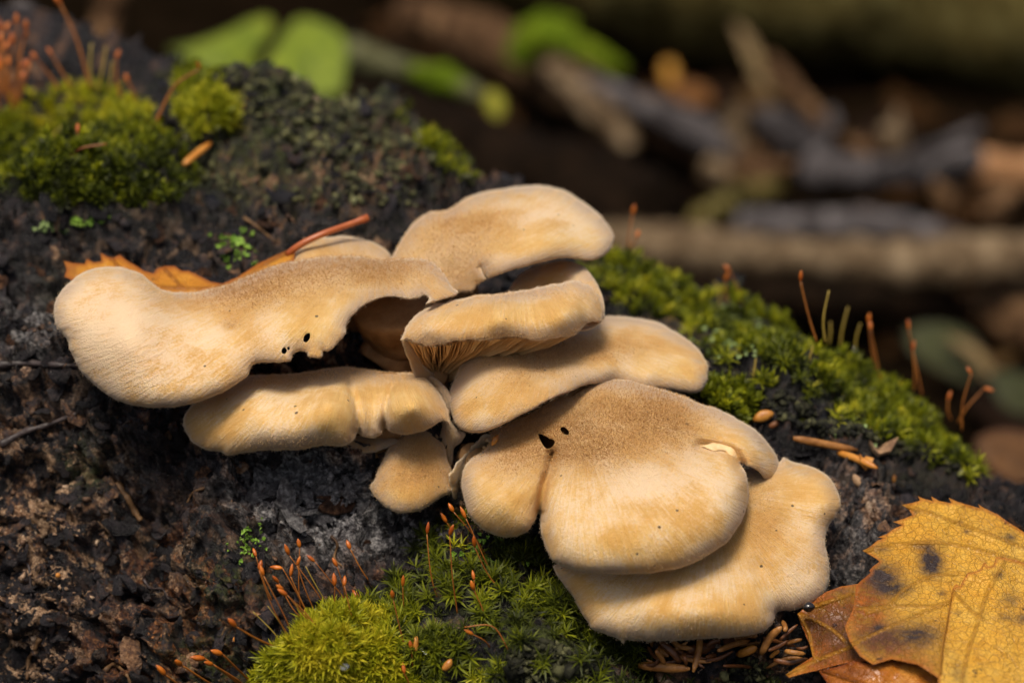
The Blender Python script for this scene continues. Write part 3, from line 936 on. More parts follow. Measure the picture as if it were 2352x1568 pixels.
me, fvo, fdep = sheet('cap', F_OUT, [(1120, 1005, 0.6), (1250, 940, 0.45), (1330, 890, 0.75), (1420, 873, 0.75), (1520, 895, 0.85), (1640, 940, 1.0), (1780, 1050, 0.6), (1770, 1095, 0.2), (1700, 1010, 0.1), (1300, 1000, -0.4), (1500, 980, -0.4), (1450, 1100, -1.5), (1450, 1230, -2.3), (1300, 1250, -2.1), (1600, 1230, -2.1),
                                 (1700, 1120, -1.1), (1650, 1060, -0.7), (1160, 1060, -0.45), (1150, 1160, -1.25), (1080, 1110, -0.75), (1160, 1220, -1.4), (1255, 1120, -1.2), (1250, 1200, -1.7)],
                 rr=0.62, rd=0.62, grooves=[([(1268, 1040), (1262, 1075), (1252, 1105), (1243, 1150), (1236, 1200)], 0.06, 0.55), ([(1268, 1040), (1262, 1075), (1252, 1105), (1243, 1150)], 0.22, 0.22),
                                            ([(1610, 1022), (1650, 1026), (1685, 1040), (1704, 1066)], 0.10, 0.35), ([(1500, 1010), (1600, 1030), (1690, 1060)], 0.3, 0.12)],
                 bumps=[(1480, 1200, 170, 60, 0.22), (1150, 1130, 60, 60, 0.25), (1720, 1040, 50, 40, 0.12)],
                 holes=[[(1236, 996), (1246, 998), (1262, 1006), (1274, 1012), (1270, 1024), (1256, 1030), (1246, 1020)], [(1287, 984), (1295, 980), (1306, 990), (1306, 998), (1294, 996)]],
                 centre=(1330, 950), browns=[(1420, 930, 170, 70, 0.85), (1240, 1000, 120, 60, 0.75), (1330, 1030, 130, 60, 0.65), (1540, 960, 110, 60, 0.55), (1160, 1060, 80, 55, 0.60), (1420, 1040, 180, 50, 0.45), (1560, 1000, 90, 40, 0.3), (1610, 1272, 60, 14, 0.45), (1520, 1300, 50, 10, 0.55), (1690, 1215, 14, 40, 0.3)],
                 dusts=[(1500, 1110, 150, 60, 0.22), (1400, 1260, 160, 40, -0.10), (1720, 1030, 70, 40, 0.0), (1160, 1150, 70, 50, -0.12), (1640, 1030, 40, 12, 0.3), (1600, 1200, 90, 60, 0.05)],
                 edges=[(1420, 872, 120, 0.35, 0.3), (1600, 925, 100, 0.35, 0.3), (1180, 970, 80, 0.25, 0.2), (1710, 1070, 30, 0.15, 0.12), (1100, 1030, 40, 0.3, 0.3)], seed=8, grid=0.05, smooth_it=2, felt=16000, thick=(0.04, 0.45))
cap_o = link('cap', me, mF)
tag(link('felt', FELT.pop(), cap_o), kind='stuff')
T_OUT = [(1608, 1026), (1625, 1019), (1645, 1016), (1668, 1020), (1686, 1030), (1697, 1046), (1702, 1062), (1693, 1064), (1686, 1052), (1676, 1050), (1670, 1040), (1655, 1036), (1638, 1036), (1620, 1031)]
def f_depth(px, py):
    x_, y_ = q2(px, py)
    return float(fdep[np.argmin((fvo[:, 0] - x_) ** 2 + (fvo[:, 1] - y_) ** 2)])
me, _, _ = sheet('torn_flesh', T_OUT, [(p[0], p[1], f_depth(p[0], p[1]) - 0.015) for p in T_OUT[::2]], rr=0.06, rd=0.06, dusts=[(1655, 1030, 90, 60, 0.6)], rag=0.02, seed=15, thick=(0.06, 0.1), step=0.02, grid=0.03, mat=simple('cream_flesh', (0.68, 0.45, 0.20), (0.80, 0.60, 0.35), 5.0, 0.6, 0.25, 0.3), wrinkle=0.02)
link('torn_flesh', me, mF)
stem_to_log(mF, [P(1400, 1000, 0.6), P(1350, 1050, 2.0)], 1.1, 0.9)

# --- lowest cap
H_OUT = [(1272, 1300), (1300, 1290), (1500, 1250), (1680, 1150), (1700, 1085), (1712, 1072), (1750, 1075), (1790, 1062), (1800, 1050), (1820, 1062), (1850, 1068), (1885, 1082), (1912, 1106), (1929, 1140), (1931, 1162), (1918, 1188), (1902, 1212), (1896, 1240), (1903, 1290), (1904, 1330), (1894, 1362),
         (1868, 1386), (1830, 1400), (1795, 1404), (1784, 1408), (1774, 1432), (1748, 1452), (1700, 1460), (1620, 1466), (1540, 1471), (1470, 1471), (1436, 1468), (1432, 1477), (1424, 1468), (1390, 1456), (1358, 1444), (1352, 1432), (1335, 1405), (1318, 1376), (1296, 1345), (1280, 1322)]
mH = mushroom('lowest smooth tan cap below the largest one, next to the yellow leaf', P(1700, 1200, 0.8))
me, _, _ = sheet('cap', H_OUT, [(1280, 1310, -1.1), (1340, 1400, -1.5), (1450, 1465, -1.9), (1600, 1462, -2.1), (1740, 1445, -1.8), (1500, 1380, -1.9), (1650, 1380, -1.9), (1450, 1290, -0.9), (1650, 1250, -0.6), (1800, 1390, -1.2), (1890, 1330, -0.9), (1830, 1280, -0.9), (1890, 1220, -0.4), (1925, 1150, 0.1), (1860, 1080, 0.8), (1740, 1090, 0.4), (1790, 1170, -0.2)],
                 rr=0.5, rd=0.5, grooves=[([(1740, 1300), (1772, 1360), (1785, 1412)], 0.16, 0.14), ([(1820, 1200), (1870, 1210), (1905, 1215)], 0.25, 0.15)],
                 bumps=[(1620, 1400, 150, 35, 0.15), (1890, 1130, 40, 40, 0.15)], centre=(1640, 1130),
                 browns=[(1740, 1150, 70, 90, 0.45), (1780, 1230, 90, 60, 0.28), (1640, 1290, 160, 30, 0.15)], dusts=[(1860, 1300, 50, 80, 0.16), (1700, 1320, 90, 50, 0.05), (1600, 1420, 190, 40, 0.02), (1900, 1120, 40, 40, -0.2)],
                 edges=[(1500, 1470, 160, 0.55, 0.55)], seed=9, felt=5000)
cap_o = link('cap', me, mH)
tag(link('felt', FELT.pop(), cap_o), kind='stuff')
stem_to_log(mH, [P(1660, 1220, 0.2), P(1600, 1260, 1.4)], 1.0, 0.9)

# --- lower left cap of three rounded lobes
I_OUT = [(420, 970), (428, 945), (455, 920), (500, 895), (545, 868), (590, 862), (650, 860), (705, 854), (750, 846), (800, 841), (850, 850), (905, 853), (950, 856), (982, 872), (1006, 898), (1022, 926), (1032, 955), (1034, 975), (1026, 970), (1014, 966), (990, 982), (940, 997), (905, 993), (882, 981), (876, 996),
         (858, 1005), (830, 1001), (821, 995), (812, 1010), (785, 1024), (740, 1022), (700, 1030), (650, 1034), (600, 1036), (560, 1041), (520, 1047), (505, 1038), (475, 1034), (455, 1024), (436, 1008)]
mI = mushroom('long cap of three swollen lobes under the large wavy one', P(900, 960, 1.4))
me, _, _ = sheet('cap', I_OUT, [(430, 970, 0.5), (520, 1035, -0.2), (700, 1025, -0.75), (800, 1000, -0.7), (600, 960, -0.7), (760, 930, -0.8), (560, 875, 0.8), (700, 862, 1.1), (800, 850, 1.3), (930, 860, 1.1), (850, 930, -0.1), (950, 930, -0.6), (1020, 940, 0.2), (940, 990, -0.45), (850, 995, -0.25)],
                 rr=0.5, rd=0.45, grooves=[([(800, 880), (815, 920), (822, 960), (824, 1000)], 0.07, 0.30), ([(902, 885), (888, 920), (882, 985)], 0.06, 0.32), ([(855, 890), (850, 990)], 0.24, 0.20)],
                 bumps=[(940, 920, 45, 40, 0.22), (760, 930, 60, 50, 0.14)], centre=(850, 700),
                 browns=[(850, 856, 170, 26, 0.50), (640, 868, 120, 16, 0.35), (700, 1015, 170, 20, 0.35)], dusts=[(700, 890, 120, 30, 0.10), (780, 940, 40, 50, -0.30), (945, 920, 55, 40, -0.28), (850, 930, 25, 60, -0.12), (560, 950, 110, 50, -0.02), (640, 1000, 160, 30, 0.06)],
                 edges=[(820, 1000, 30, 0.25, 0.2), (1030, 965, 30, 0.15, 0.1)], seed=10, grid=0.042, smooth_it=1, felt=5000, thick=(0.03, 0.35))
cap_o = link('cap', me, mI)
tag(link('felt', FELT.pop(), cap_o), kind='stuff')
stem_to_log(mI, [P(880, 930, 1.2), P(900, 970, 2.2)], 0.7, 0.6)
# its right-hand shoulder running back to the stem
SH_OUT = [(960, 862), (985, 860), (1010, 876), (1030, 896), (1040, 920), (1036, 960), (1050, 985), (1068, 996), (1060, 1015), (1045, 1030), (1040, 1070), (1020, 1075), (1005, 1010), (1015, 960), (1000, 900)]
me, _, _ = sheet('shoulder', SH_OUT, [(985, 870, 1.3), (1030, 920, 0.7), (1040, 980, 0.7), (1030, 1060, 1.2), (1010, 920, 0.9)], rr=0.16, rd=0.25, centre=(1000, 860), browns=[(1030, 960, 60, 100, 0.15)], dusts=[(1020, 900, 40, 40, 0.15)], seed=11, thick=(0.05, 0.3))
link('shoulder', me, mI)

# --- small drooping cap, its torn neighbour, pale stub
J_OUT = [(922, 985), (960, 975), (1000, 975), (1015, 1000), (1024, 1030), (1030, 1060), (1036, 1085), (1034, 1100), (1042, 1115), (1040, 1128), (1020, 1138), (1000, 1150), (972, 1168), (945, 1177), (918, 1179), (892, 1168), (868, 1148), (850, 1122), (852, 1112), (862, 1100), (868, 1082), (882, 1050), (900, 1015)]
mJ = mushroom('small drooping fan cap hanging below the three-lobed one', P(960, 1010, 1.6))
me, _, _ = sheet('cap', J_OUT, [(960, 985, 1.2), (930, 1050, 0.5), (1010, 1050, 0.6), (860, 1120, 0.25), (930, 1172, -0.15), (1030, 1120, 0.3), (950, 1120, -0.1)], rr=0.4, rd=0.4, centre=(970, 960),
                 browns=[(960, 1035, 75, 55, 0.85), (960, 1095, 90, 35, 0.55), (880, 1125, 40, 25, 0.3), (930, 1160, 60, 12, 0.3)], dusts=[(930, 1140, 50, 20, -0.3), (1000, 1080, 40, 40, -0.05)], edges=[(940, 1170, 80, 0.28, 0.22)], seed=12, felt=3500)
cap_o = link('cap', me, mJ)
tag(link('felt', FELT.pop(), cap_o), kind='stuff')
stem_to_log(mJ, [P(965, 1000, 1.5), P(985, 985, 2.4)], 0.5, 0.5)
K_OUT = [(1036, 1132), (1034, 1092), (1046, 1070), (1060, 1052), (1078, 1030), (1096, 1012), (1118, 998), (1130, 1002), (1124, 1020), (1104, 1036), (1086, 1050), (1074, 1075), (1068, 1100), (1058, 1125), (1050, 1142), (1042, 1145)]
mK = mushroom('narrow torn flap with gills between the drooping cap and the side lobe', P(1080, 1060, 1.2))
me, _, _ = sheet('cap', K_OUT, [(1040, 1120, 0.4), (1050, 1080, 0.5), (1090, 1025, 0.8), (1125, 1002, 0.7), (1075, 1060, 1.0)], rr=0.10, rd=0.12, centre=(1130, 1000), browns=[(1060, 1090, 60, 60, 0.25)], seed=13, rag=0.03, thick=(0.03, 0.18))
link('cap', me, mK)
for i in range(9):
    t = i / 8
    a = P(1062 + 48 * t, 1092 - 66 * t, 0.95); b = P(1082 + 42 * t, 1082 - 54 * t, 1.6)
    V, F = tube(np.array([a, (a + b) / 2 - UP * 0.05, b]), [0.05, 0.07, 0.05], 4)
    link('gill', mesh_from('gill', V, F, MAT_GILL, False), mK)
stem_to_log(mK, [P(1085, 1045, 0.9), P(1075, 1050, 2.0)], 0.25, 0.35)
L_OUT = [(775, 1012), (800, 1000), (860, 1000), (905, 1002), (915, 1015), (885, 1032), (850, 1040), (812, 1038), (785, 1028)]
mL = mushroom('tiny pale stub tucked beneath the three-lobed cap', P(850, 1020, 1.6))
me, _, _ = sheet('cap', L_OUT, [(790, 1015, 0.9), (850, 1035, 0.8), (900, 1015, 0.9), (850, 1010, 1.0)], rr=0.2, rd=0.25, centre=(850, 990), browns=[(840, 1020, 40, 12, 0.3)], dusts=[(850, 1020, 60, 20, 0.1)], seed=14)
link('cap', me, mL)
stem_to_log(mL, [P(850, 1015, 1.2), P(855, 1010, 2.0)], 0.35, 0.4)

# ------------------------------------------------------------------ where things sit on the log
PXG, PYG, DPG = proj(LOGP)
du_ = np.gradient(LOGP, axis=0); dt_ = np.gradient(LOGP, axis=1)
LOGN = np.cross(du_, dt_); LOGN /= np.linalg.norm(LOGN, axis=-1)[..., None] + 1e-9
if (LOGN[FINE] * NRM[FINE]).sum(-1).mean() < 0: LOGN = -LOGN


def sample_log(poly, n, jit=True):
    """n places on the log inside a patch drawn in the photograph, evenly by area: grid indices"""
    p = np.asarray(poly, float)
    sel = FINE & FRONT & (PXG > p[:, 0].min()) & (PXG < p[:, 0].max()) & (PYG > p[:, 1].min()) & (PYG < p[:, 1].max())
    idx = np.argwhere(sel)
    ins = inside(np.c_[PXG[sel], PYG[sel]], p)
    idx = idx[ins]
    if len(idx) == 0: return idx
    pick = rng.integers(0, len(idx), n)
    return idx[pick]


def frames(nrm, r):
    """random upright frames round each normal"""
    a = np.cross(nrm, np.array([0.3, 0.2, 0.9])); a /= np.linalg.norm(a, axis=1)[:, None]
    b = np.cross(nrm, a)
    t = r.random(len(nrm)) * 2 * np.pi
    return a * np.cos(t)[:, None] + b * np.sin(t)[:, None], -a * np.sin(t)[:, None] + b * np.cos(t)[:, None]


def moss_shoot(nleaf, height, leaf, width, seed, spread=1.0, curl=0.35):
    """star-shaped leafy shoot: pointed leaves in a spiral round a short stem"""
    r = np.random.default_rng(seed)
    V, F = [], []
    for i in range(nleaf):
        f = i / (nleaf - 1)
        az = i * 2.4 + r.normal(0, 0.25)
        z = height * (0.10 + 0.90 * f)
        el = math.radians(8 + 58 * f + r.normal(0, 9)) / spread
        L = leaf * (0.75 + 0.5 * math.sin(math.pi * (0.25 + 0.6 * f))) * r.uniform(0.75, 1.15)
        d = np.array([math.cos(az), math.sin(az), 0.0]); up = np.array([0, 0, 1.0]); side = np.array([-d[1], d[0], 0])
        c0 = np.array([0, 0, z])
        c1 = c0 + (d * math.cos(el) + up * math.sin(el)) * L * 0.5
        e2 = el - curl * r.uniform(0.5, 1.6)
        c2 = c1 + (d * math.cos(e2) + up * math.sin(e2)) * L * 0.5
        w = width * r.uniform(0.8, 1.2)
        k = len(V)
        V += [c0 - side * w * 0.6, c0 + side * w * 0.6, c1 + side * w, c1 - side * w, c2]
        F += [(k, k + 1, k + 2), (k, k + 2, k + 3), (k + 3, k + 2, k + 4)]
    return np.array(V), np.array(F)


def grow(name, label, category, templates, idx, scale, tint, mat, sink=0.05, lean=0.35, upw=0.5, kind='stuff', zmul=1.0):
    """one mass of shoots on the log"""
    n = len(idx)
    if n == 0: return None
    pos = LOGP[idx[:, 0], idx[:, 1]] + rng.normal(0, 0.02, (n, 3))
    nr = LOGN[idx[:, 0], idx[:, 1]] * (1 - upw) + NRM[idx[:, 0], idx[:, 1]] * upw + rng.normal(0, lean, (n, 3)) * 0.6 + np.array([0, 0, 0.25])
    nr /= np.linalg.norm(nr, axis=1)[:, None]
    ax, ay = frames(nr, rng)
    which = rng.integers(0, len(templates), n)
    Vs, Fs, Ts = [], [], []
    o = 0
    for k, (tv, tf) in enumerate(templates):
        m = which == k
        if not m.any(): continue
        s = scale[m][:, None, None]
        v = (tv[None, :, 0:1] * ax[m][:, None, :] + tv[None, :, 1:2] * ay[m][:, None, :] + tv[None, :, 2:3] * zmul * nr[m][:, None, :]) * s + (pos[m] - nr[m] * sink)[:, None, :]
        nv = tv.shape[0]; c = v.shape[0]
        Vs.append(v.reshape(-1, 3))
        Fs.append((tf[None] + (np.arange(c) * nv)[:, None, None] + o).reshape(-1, 3))
        Ts.append(np.repeat(tint[m], nv) + np.tile(np.repeat(rng.normal(0, 0.06, nv // 5 + 1), 5)[:nv], c))
        o += c * nv
    me = mesh_from(name, np.vstack(Vs), np.vstack(Fs), mat, False, {'tint': np.concatenate(Ts)})
    ob = link(name, me)
    return tag(ob, label, category, kind=kind)


def moss_material():
    m = Nodes('moss_leaf')
    t = m.attr('tint')
    t = m.math('ADD', t, m.math('MULTIPLY', m.math('SUBTRACT', m.noise(1.8, 4), 0.5), 0.9))
    col = m.ramp(t, [(0.05, (0.022, 0.028, 0.005)), (0.28, (0.070, 0.088, 0.006)), (0.50, (0.20, 0.225, 0.008)), (0.72, (0.41, 0.41, 0.014)), (0.95, (0.60, 0.52, 0.03))])
    mat = m.out(col, 0.5, None, 0.3)
    # thin leaves let light through
    tr = m.n('ShaderNodeBsdfTranslucent'); m.put(tr.inputs['Color'], col)
    mx = m.n('ShaderNodeMixShader'); mx.inputs[0].default_value = 0.38
    m.t.links.new(m.bsdf.outputs[0], mx.inputs[1]); m.t.links.new(tr.outputs[0], mx.inputs[2])
    m.t.links.new(mx.outputs[0], m.t.nodes['Material Output'].inputs['Surface'])
    return mat


MAT_MOSS = moss_material()
STAR = [moss_shoot(15, 0.16, 0.25, 0.017, s) for s in range(5)]
FINE_SHOOT = [moss_shoot(17, 0.24, 0.20, 0.015, 20 + s, 0.85, 0.25) for s in range(4)]
BUSHY = [moss_shoot(13, 0.26, 0.17, 0.036, 40 + s, 0.9, 0.1) for s in range(4)]


def pxpy(idx):
    return PXG[idx[:, 0], idx[:, 1]], PYG[idx[:, 0], idx[:, 1]]


def thin(idx, keep):
    return idx[rng.random(len(idx)) < keep]


# front cushion: lime at its lower left, olive and open towards the mushrooms
ix = sample_log(MOSS_FRONT, 6500); x, y = pxpy(ix)
dens = 0.03 + 0.52 * sstep(-0.08, 0.2, fbm(x / 40, y / 40, 51, 3)) + 0.7 * np.exp(-((x - 740) / 170) ** 2 - ((y - 1520) / 90) ** 2)
dens -= 0.9 * np.exp(-((x - 1240) / 100) ** 2 - ((y - 1530) / 50) ** 2) + 0.55 * np.exp(-((x - 1340) / 90) ** 2 - ((y - 1540) / 50) ** 2) + 0.6 * (x > 1480)
dens -= 0.5 * np.exp(-((x - 1090) / 60) ** 2 - ((y - 1270) / 50) ** 2)
ix = thin(ix, np.clip(dens, 0.04, 1)); x, y = pxpy(ix)
lime = np.exp(-((x - 730) / 150) ** 2 - ((y - 1530) / 85) ** 2)
tint = 0.34 + 0.38 * lime + 0.16 * fbm(x / 90, y / 90, 52, 3) + rng.normal(0, 0.10, len(ix)) - 0.10 * sstep(1050, 1300, x)
low = (lime > 0.42) & (rng.random(len(ix)) < 0.85)
grow('moss_cushion', 'star-leaved olive green moss cushion in front of the side lobe', 'moss', STAR, ix[~low], rng.uniform(0.5, 1.3, (~low).sum()), tint[~low], MAT_MOSS)
extra_ix = sample_log([(590, 1600), (600, 1545), (650, 1500), (700, 1452), (760, 1415), (840, 1400), (900, 1430), (900, 1500), (960, 1600)], 1700)
xi = np.vstack([ix[low], extra_ix]); x, y = pxpy(xi)
grow('moss_cushion', 'bright lime moss cushion bristling with reddish spore stalks', 'moss', FINE_SHOOT, xi, rng.uniform(0.8, 1.5, len(xi)), 0.78 + 0.14 * fbm(x / 60, y / 60, 53, 3) + rng.normal(0, 0.10, len(xi)), MAT_MOSS, lean=0.45)
# ridge behind the caps
ix = sample_log(MOSS_RIDGE, 6500); x, y = pxpy(ix)
off = (y - (600 + 0.51 * (x - 1400) + 45 * sstep(1850, 2250, x)))                      # px below the skyline
dens = (0.03 + 0.55 * sstep(-0.1, 0.2, fbm(x / 50, y / 50, 54, 3))) * sstep(140, 40, off) * 0.75 + 0.42 * sstep(70, 15, off)
ix = thin(ix, np.clip(dens, 0.03, 1)); x, y = pxpy(ix)
grow('moss_cushion', 'yellow-green moss carpet running along the skyline of the log', 'moss', BUSHY + STAR, ix, rng.uniform(0.5, 1.25, len(ix)), 0.46 + 0.36 * fbm(x / 45, y / 45, 55, 3) + rng.normal(0, 0.14, len(ix)), MAT_MOSS, lean=0.5)
ix = sample_log(MOSS_RIDGE_LOW, 500)
grow('moss_cushion', 'small olive moss tuft between the broad cap and the ridge', 'moss', BUSHY, ix, rng.uniform(0.7, 1.3, len(ix)), rng.normal(0.42, 0.12, len(ix)), MAT_MOSS, lean=0.5)
ix = sample_log(MOSS_LEFT, 4600); x, y = pxpy(ix)
dens = 0.30 + 0.7 * sstep(-0.2, 0.15, fbm(x / 45, y / 45, 56, 3))
ix = thin(ix, np.clip(dens, 0.03, 1)); x, y = pxpy(ix)
grow('moss_cushion', 'rounded golden-green moss hummock on the crusted shoulder of the log', 'moss', BUSHY + FINE_SHOOT, ix, rng.uniform(0.55, 1.3, len(ix)), 0.26 + 0.46 * sstep(390, 230, y) + 0.26 * fbm(x / 45, y / 45, 57, 3) + rng.normal(0, 0.13, len(ix)), MAT_MOSS, lean=0.5)  # tint drops down the hummock: its shaded lower side is painted in
ix = sample_log(MOSS_TUFT, 420)
grow('moss_cushion', 'bright two-humped moss tuft beside the golden hummock', 'moss', FINE_SHOOT, ix, rng.uniform(0.9, 1.6, len(ix)), rng.normal(0.66, 0.1, len(ix)), MAT_MOSS, lean=0.4)
ix = sample_log(MOSS_KNOB, 260)
grow('moss_cushion', 'small dark moss knob in front of the bright green leaves', 'moss', BUSHY, ix, rng.uniform(0.8, 1.4, len(ix)), rng.normal(0.45, 0.12, len(ix)), MAT_MOSS, lean=0.5)
edge_poly = [(930, 250), (990, 300), (1050, 370), (1090, 430), (1070, 450), (1020, 390), (960, 330), (900, 270)]
ix = sample_log(edge_poly, 420); x, y = pxpy(ix); ix = thin(ix, sstep(-0.1, 0.2, fbm(x / 40, y / 40, 58, 2)))
grow('moss_cushion', 'thin fringe of green moss on the steep edge of the shoulder', 'moss', FINE_SHOOT, ix, rng.uniform(0.7, 1.3, len(ix)), rng.normal(0.5, 0.1, len(ix)), MAT_MOSS)
single = np.array([log_hit(1805, 975)[0]])
ii = np.argmin(((PXG - 1805) ** 2 + (PYG - 975) ** 2 + (~FRONT) * 1e9).ravel()); ii = np.array([np.unravel_index(ii, PXG.shape)] * 7)
grow('moss_sprig', 'single vivid green moss sprig above the long brown needle', 'moss', STAR, ii, rng.uniform(1.0, 1.5, 7), rng.normal(0.5, 0.05, 7), MAT_MOSS, lean=0.6, kind=None)

# ------------------------------------------------------------------ crumbs, crust, bark flakes
def crumb(seed, flat=1.0):
    r = np.random.default_rng(seed)
    n = 9
    p = r.normal(0, 1, (n, 3)); p /= np.linalg.norm(p, axis=1)[:, None]
    p *= r.uniform(0.6, 1.0, (n, 1)); p[:, 2] *= flat
    import bmesh
    bm = bmesh.new()
    for q in p: bm.verts.new(q)
    bmesh.ops.convex_hull(bm, input=bm.verts)
    bm.verts.index_update()
    bmesh.ops.triangulate(bm, faces=bm.faces)
    bm.verts.ensure_lookup_table(); bm.verts.index_update()
    V = np.array([v.co[:] for v in bm.verts]); F = np.array([[v.index for v in f.verts] for f in bm.faces])
    bm.free()
    return V, F


def litter(name, label, category, idx, scale, tint, mat, flat=0.7):
    tm = [crumb(s, flat) for s in range(7)]
    return grow(name, label, category, tm, idx, scale, tint, mat, sink=0.0, lean=0.8)


def crumb_material():
    m = Nodes('wood_crumb')
    t = m.math('ADD', m.attr('tint'), m.math('MULTIPLY', m.math('SUBTRACT', m.noise(9.0, 3), 0.5), 0.5))
    col = m.ramp(t, [(0.05, (0.010, 0.008, 0.007)), (0.35, (0.035, 0.023, 0.016)), (0.6, (0.11, 0.06, 0.035)), (0.85, (0.30, 0.19, 0.115)), (1.0, (0.46, 0.33, 0.22))])
    return m.out(col, 0.6, m.bump(m.noise(25.0, 3), 0.6, 0.0006), 0.3)


def crust_material():
    m = Nodes('green_crust')
    t = m.math('ADD', m.attr('tint'), m.math('MULTIPLY', m.math('SUBTRACT', m.noise(7.0, 3), 0.5), 0.6))
    col = m.ramp(t, [(0.05, (0.010, 0.010, 0.007)), (0.35, (0.032, 0.032, 0.016)), (0.58, (0.085, 0.085, 0.036)), (0.8, (0.14, 0.135, 0.055)), (1.0, (0.24, 0.25, 0.12))])
    return m.out(col, 0.75, m.bump(m.noise(25.0, 3), 0.6, 0.0006), 0.2)


MAT_CRUMB = crumb_material(); MAT_CRUST = crust_material()
EVERY = [(-60, 100), (900, 150), (1100, 420), (1350, 600), (2400, 1100), (2400, 1640), (-60, 1640)]
ix = sample_log(EVERY, 9000); x, y = pxpy(ix)
inm = inside(np.c_[x, y], np.array(MOSS_FRONT, float)) | inside(np.c_[x, y], np.array(MOSS_LEFT, float))
w = 0.04 + 0.75 * np.exp(-((x - 50) / 170) ** 2 - ((y - 1280) / 260) ** 2) + 0.25 * sstep(0.15, 0.4, fbm(x / 110, y / 110, 61, 3)) + 0.3 * np.exp(-((x - 2050) / 220) ** 2 - ((y - 1150) / 70) ** 2)
ix = ix[(rng.random(len(ix)) < np.clip(w, 0, 0.9)) & ~inm]; x, y = pxpy(ix)
tn = 0.42 + 0.25 * np.exp(-((x - 50) / 200) ** 2 - ((y - 1280) / 280) ** 2) + rng.normal(0, 0.2, len(ix))
litter('rotten_wood_crumbs', 'crumbs of rotten tan and brown wood strewn over the bark', 'wood crumbs', ix, np.minimum(rng.gamma(2.2, 0.022, len(ix)) + 0.02, 0.13), tn, MAT_CRUMB)
ix = sample_log([(330, 130), (560, 150), (720, 170), (900, 220), (1090, 420), (980, 470), (760, 480), (560, 470), (460, 400), (420, 300)], 5200); x, y = pxpy(ix)
ix = thin(ix, 0.2 + 0.8 * sstep(-0.2, 0.2, fbm(x / 70, y / 70, 62, 3))); x, y = pxpy(ix)
litter('crusty_growth', 'lumpy grey-green crust covering the upper shoulder of the log', 'lichen crust', ix, np.minimum(rng.gamma(2.0, 0.045, len(ix)) + 0.035, 0.20), 0.42 + 0.3 * fbm(x / 50, y / 50, 63, 3) + rng.normal(0, 0.22, len(ix)), MAT_CRUST)
ix = np.vstack([sample_log([(1130, 1560), (1170, 1500), (1230, 1470), (1300, 1490), (1350, 1540), (1340, 1600), (1130, 1600)], 900), sample_log([(1640, 1560), (1690, 1515), (1760, 1520), (1800, 1600), (1600, 1600)], 500)])
litter('crusty_growth', 'knobbly dark green crust beside the brown needles', 'lichen crust', ix, rng.gamma(2.0, 0.028, len(ix)) + 0.02, rng.normal(0.36, 0.18, len(ix)), MAT_CRUST)
ix = sample_log([(1640, 830), (1740, 880), (1850, 920), (1990, 990), (2200, 1060), (2240, 1100), (2100, 1060), (1900, 1010), (1800, 960), (1700, 900)], 2600)
litter('crusty_growth', 'dark crumbly crust along the lower edge of the ridge moss', 'lichen crust', ix, np.minimum(rng.gamma(2.0, 0.035, len(ix)) + 0.025, 0.16), rng.normal(0.22, 0.2, len(ix)), MAT_CRUST)


def flake_mesh(seed, mat):
    r = np.random.default_rng(seed)
    k = 22
    a = (np.arange(k) + r.uniform(-0.35, 0.35, k)) / k * 2 * np.pi
    rad = 0.62 + 0.22 * np.sin(a * 2 + r.random() * 6) + 0.13 * np.sin(a * 3 + r.random() * 6) + r.normal(0, 0.085, k)
    p = np.c_[np.cos(a) * rad * r.uniform(1.0, 1.5), np.sin(a) * rad * 0.8]
    cu = r.uniform(-0.35, 0.55, 2)
    def z(q): return cu[0] * q[:, 0] ** 2 + cu[1] * q[:, 1] ** 2
    mid = p * 0.5
    V = np.vstack([np.c_[p, z(p) + r.normal(0, 0.04, k)], np.c_[mid, z(mid) + r.normal(0, 0.03, k)], [[0, 0, 0.02]], np.c_[p, z(p) - 0.10]])
    F = []
    for i in range(k):
        j = (i + 1) % k
        F += [(i, j, k + j, k + i), (k + i, k + j, 2 * k), (i, 2 * k + 1 + i, 2 * k + 1 + j, j)]
    F.append(tuple(2 * k + 1 + i for i in range(k))[::-1])
    return mesh_from('bark_flake', V, F, mat, False)


def flake_mat(name, stops):
    m = Nodes(name)
    f = m.mapr(m.noise(3.0, 8, 0.7, dist=0.3), 0.30, 0.70, smooth=False)
    nb = m.bump(m.noise(7.0, 6, 0.7), 0.9, 0.0025)
    return m.out(m.ramp(f, stops), m.mapr(m.noise(5.0, 3), 0.35, 0.65, 0.3, 0.75), nb, 0.3)


MAT_FLAKE = [flake_mat('bark_flake_dark', [(0.1, (0.006, 0.005, 0.006)), (0.6, (0.022, 0.018, 0.019)), (0.95, (0.075, 0.05, 0.036))]),
             flake_mat('bark_flake_brown', [(0.1, (0.012, 0.007, 0.005)), (0.55, (0.075, 0.034, 0.018)), (0.95, (0.26, 0.13, 0.06))]),
             flake_mat('bark_flake_grey', [(0.1, (0.04, 0.037, 0.038)), (0.5, (0.17, 0.16, 0.16)), (0.95, (0.50, 0.48, 0.455))]),
             flake_mat('bark_flake_tan', [(0.1, (0.05, 0.028, 0.016)), (0.5, (0.24, 0.145, 0.08)), (0.95, (0.50, 0.36, 0.23))])]
FLK = [[flake_mesh(100 + 10 * c + s, MAT_FLAKE[c]) for s in range(6)] for c in range(4)]


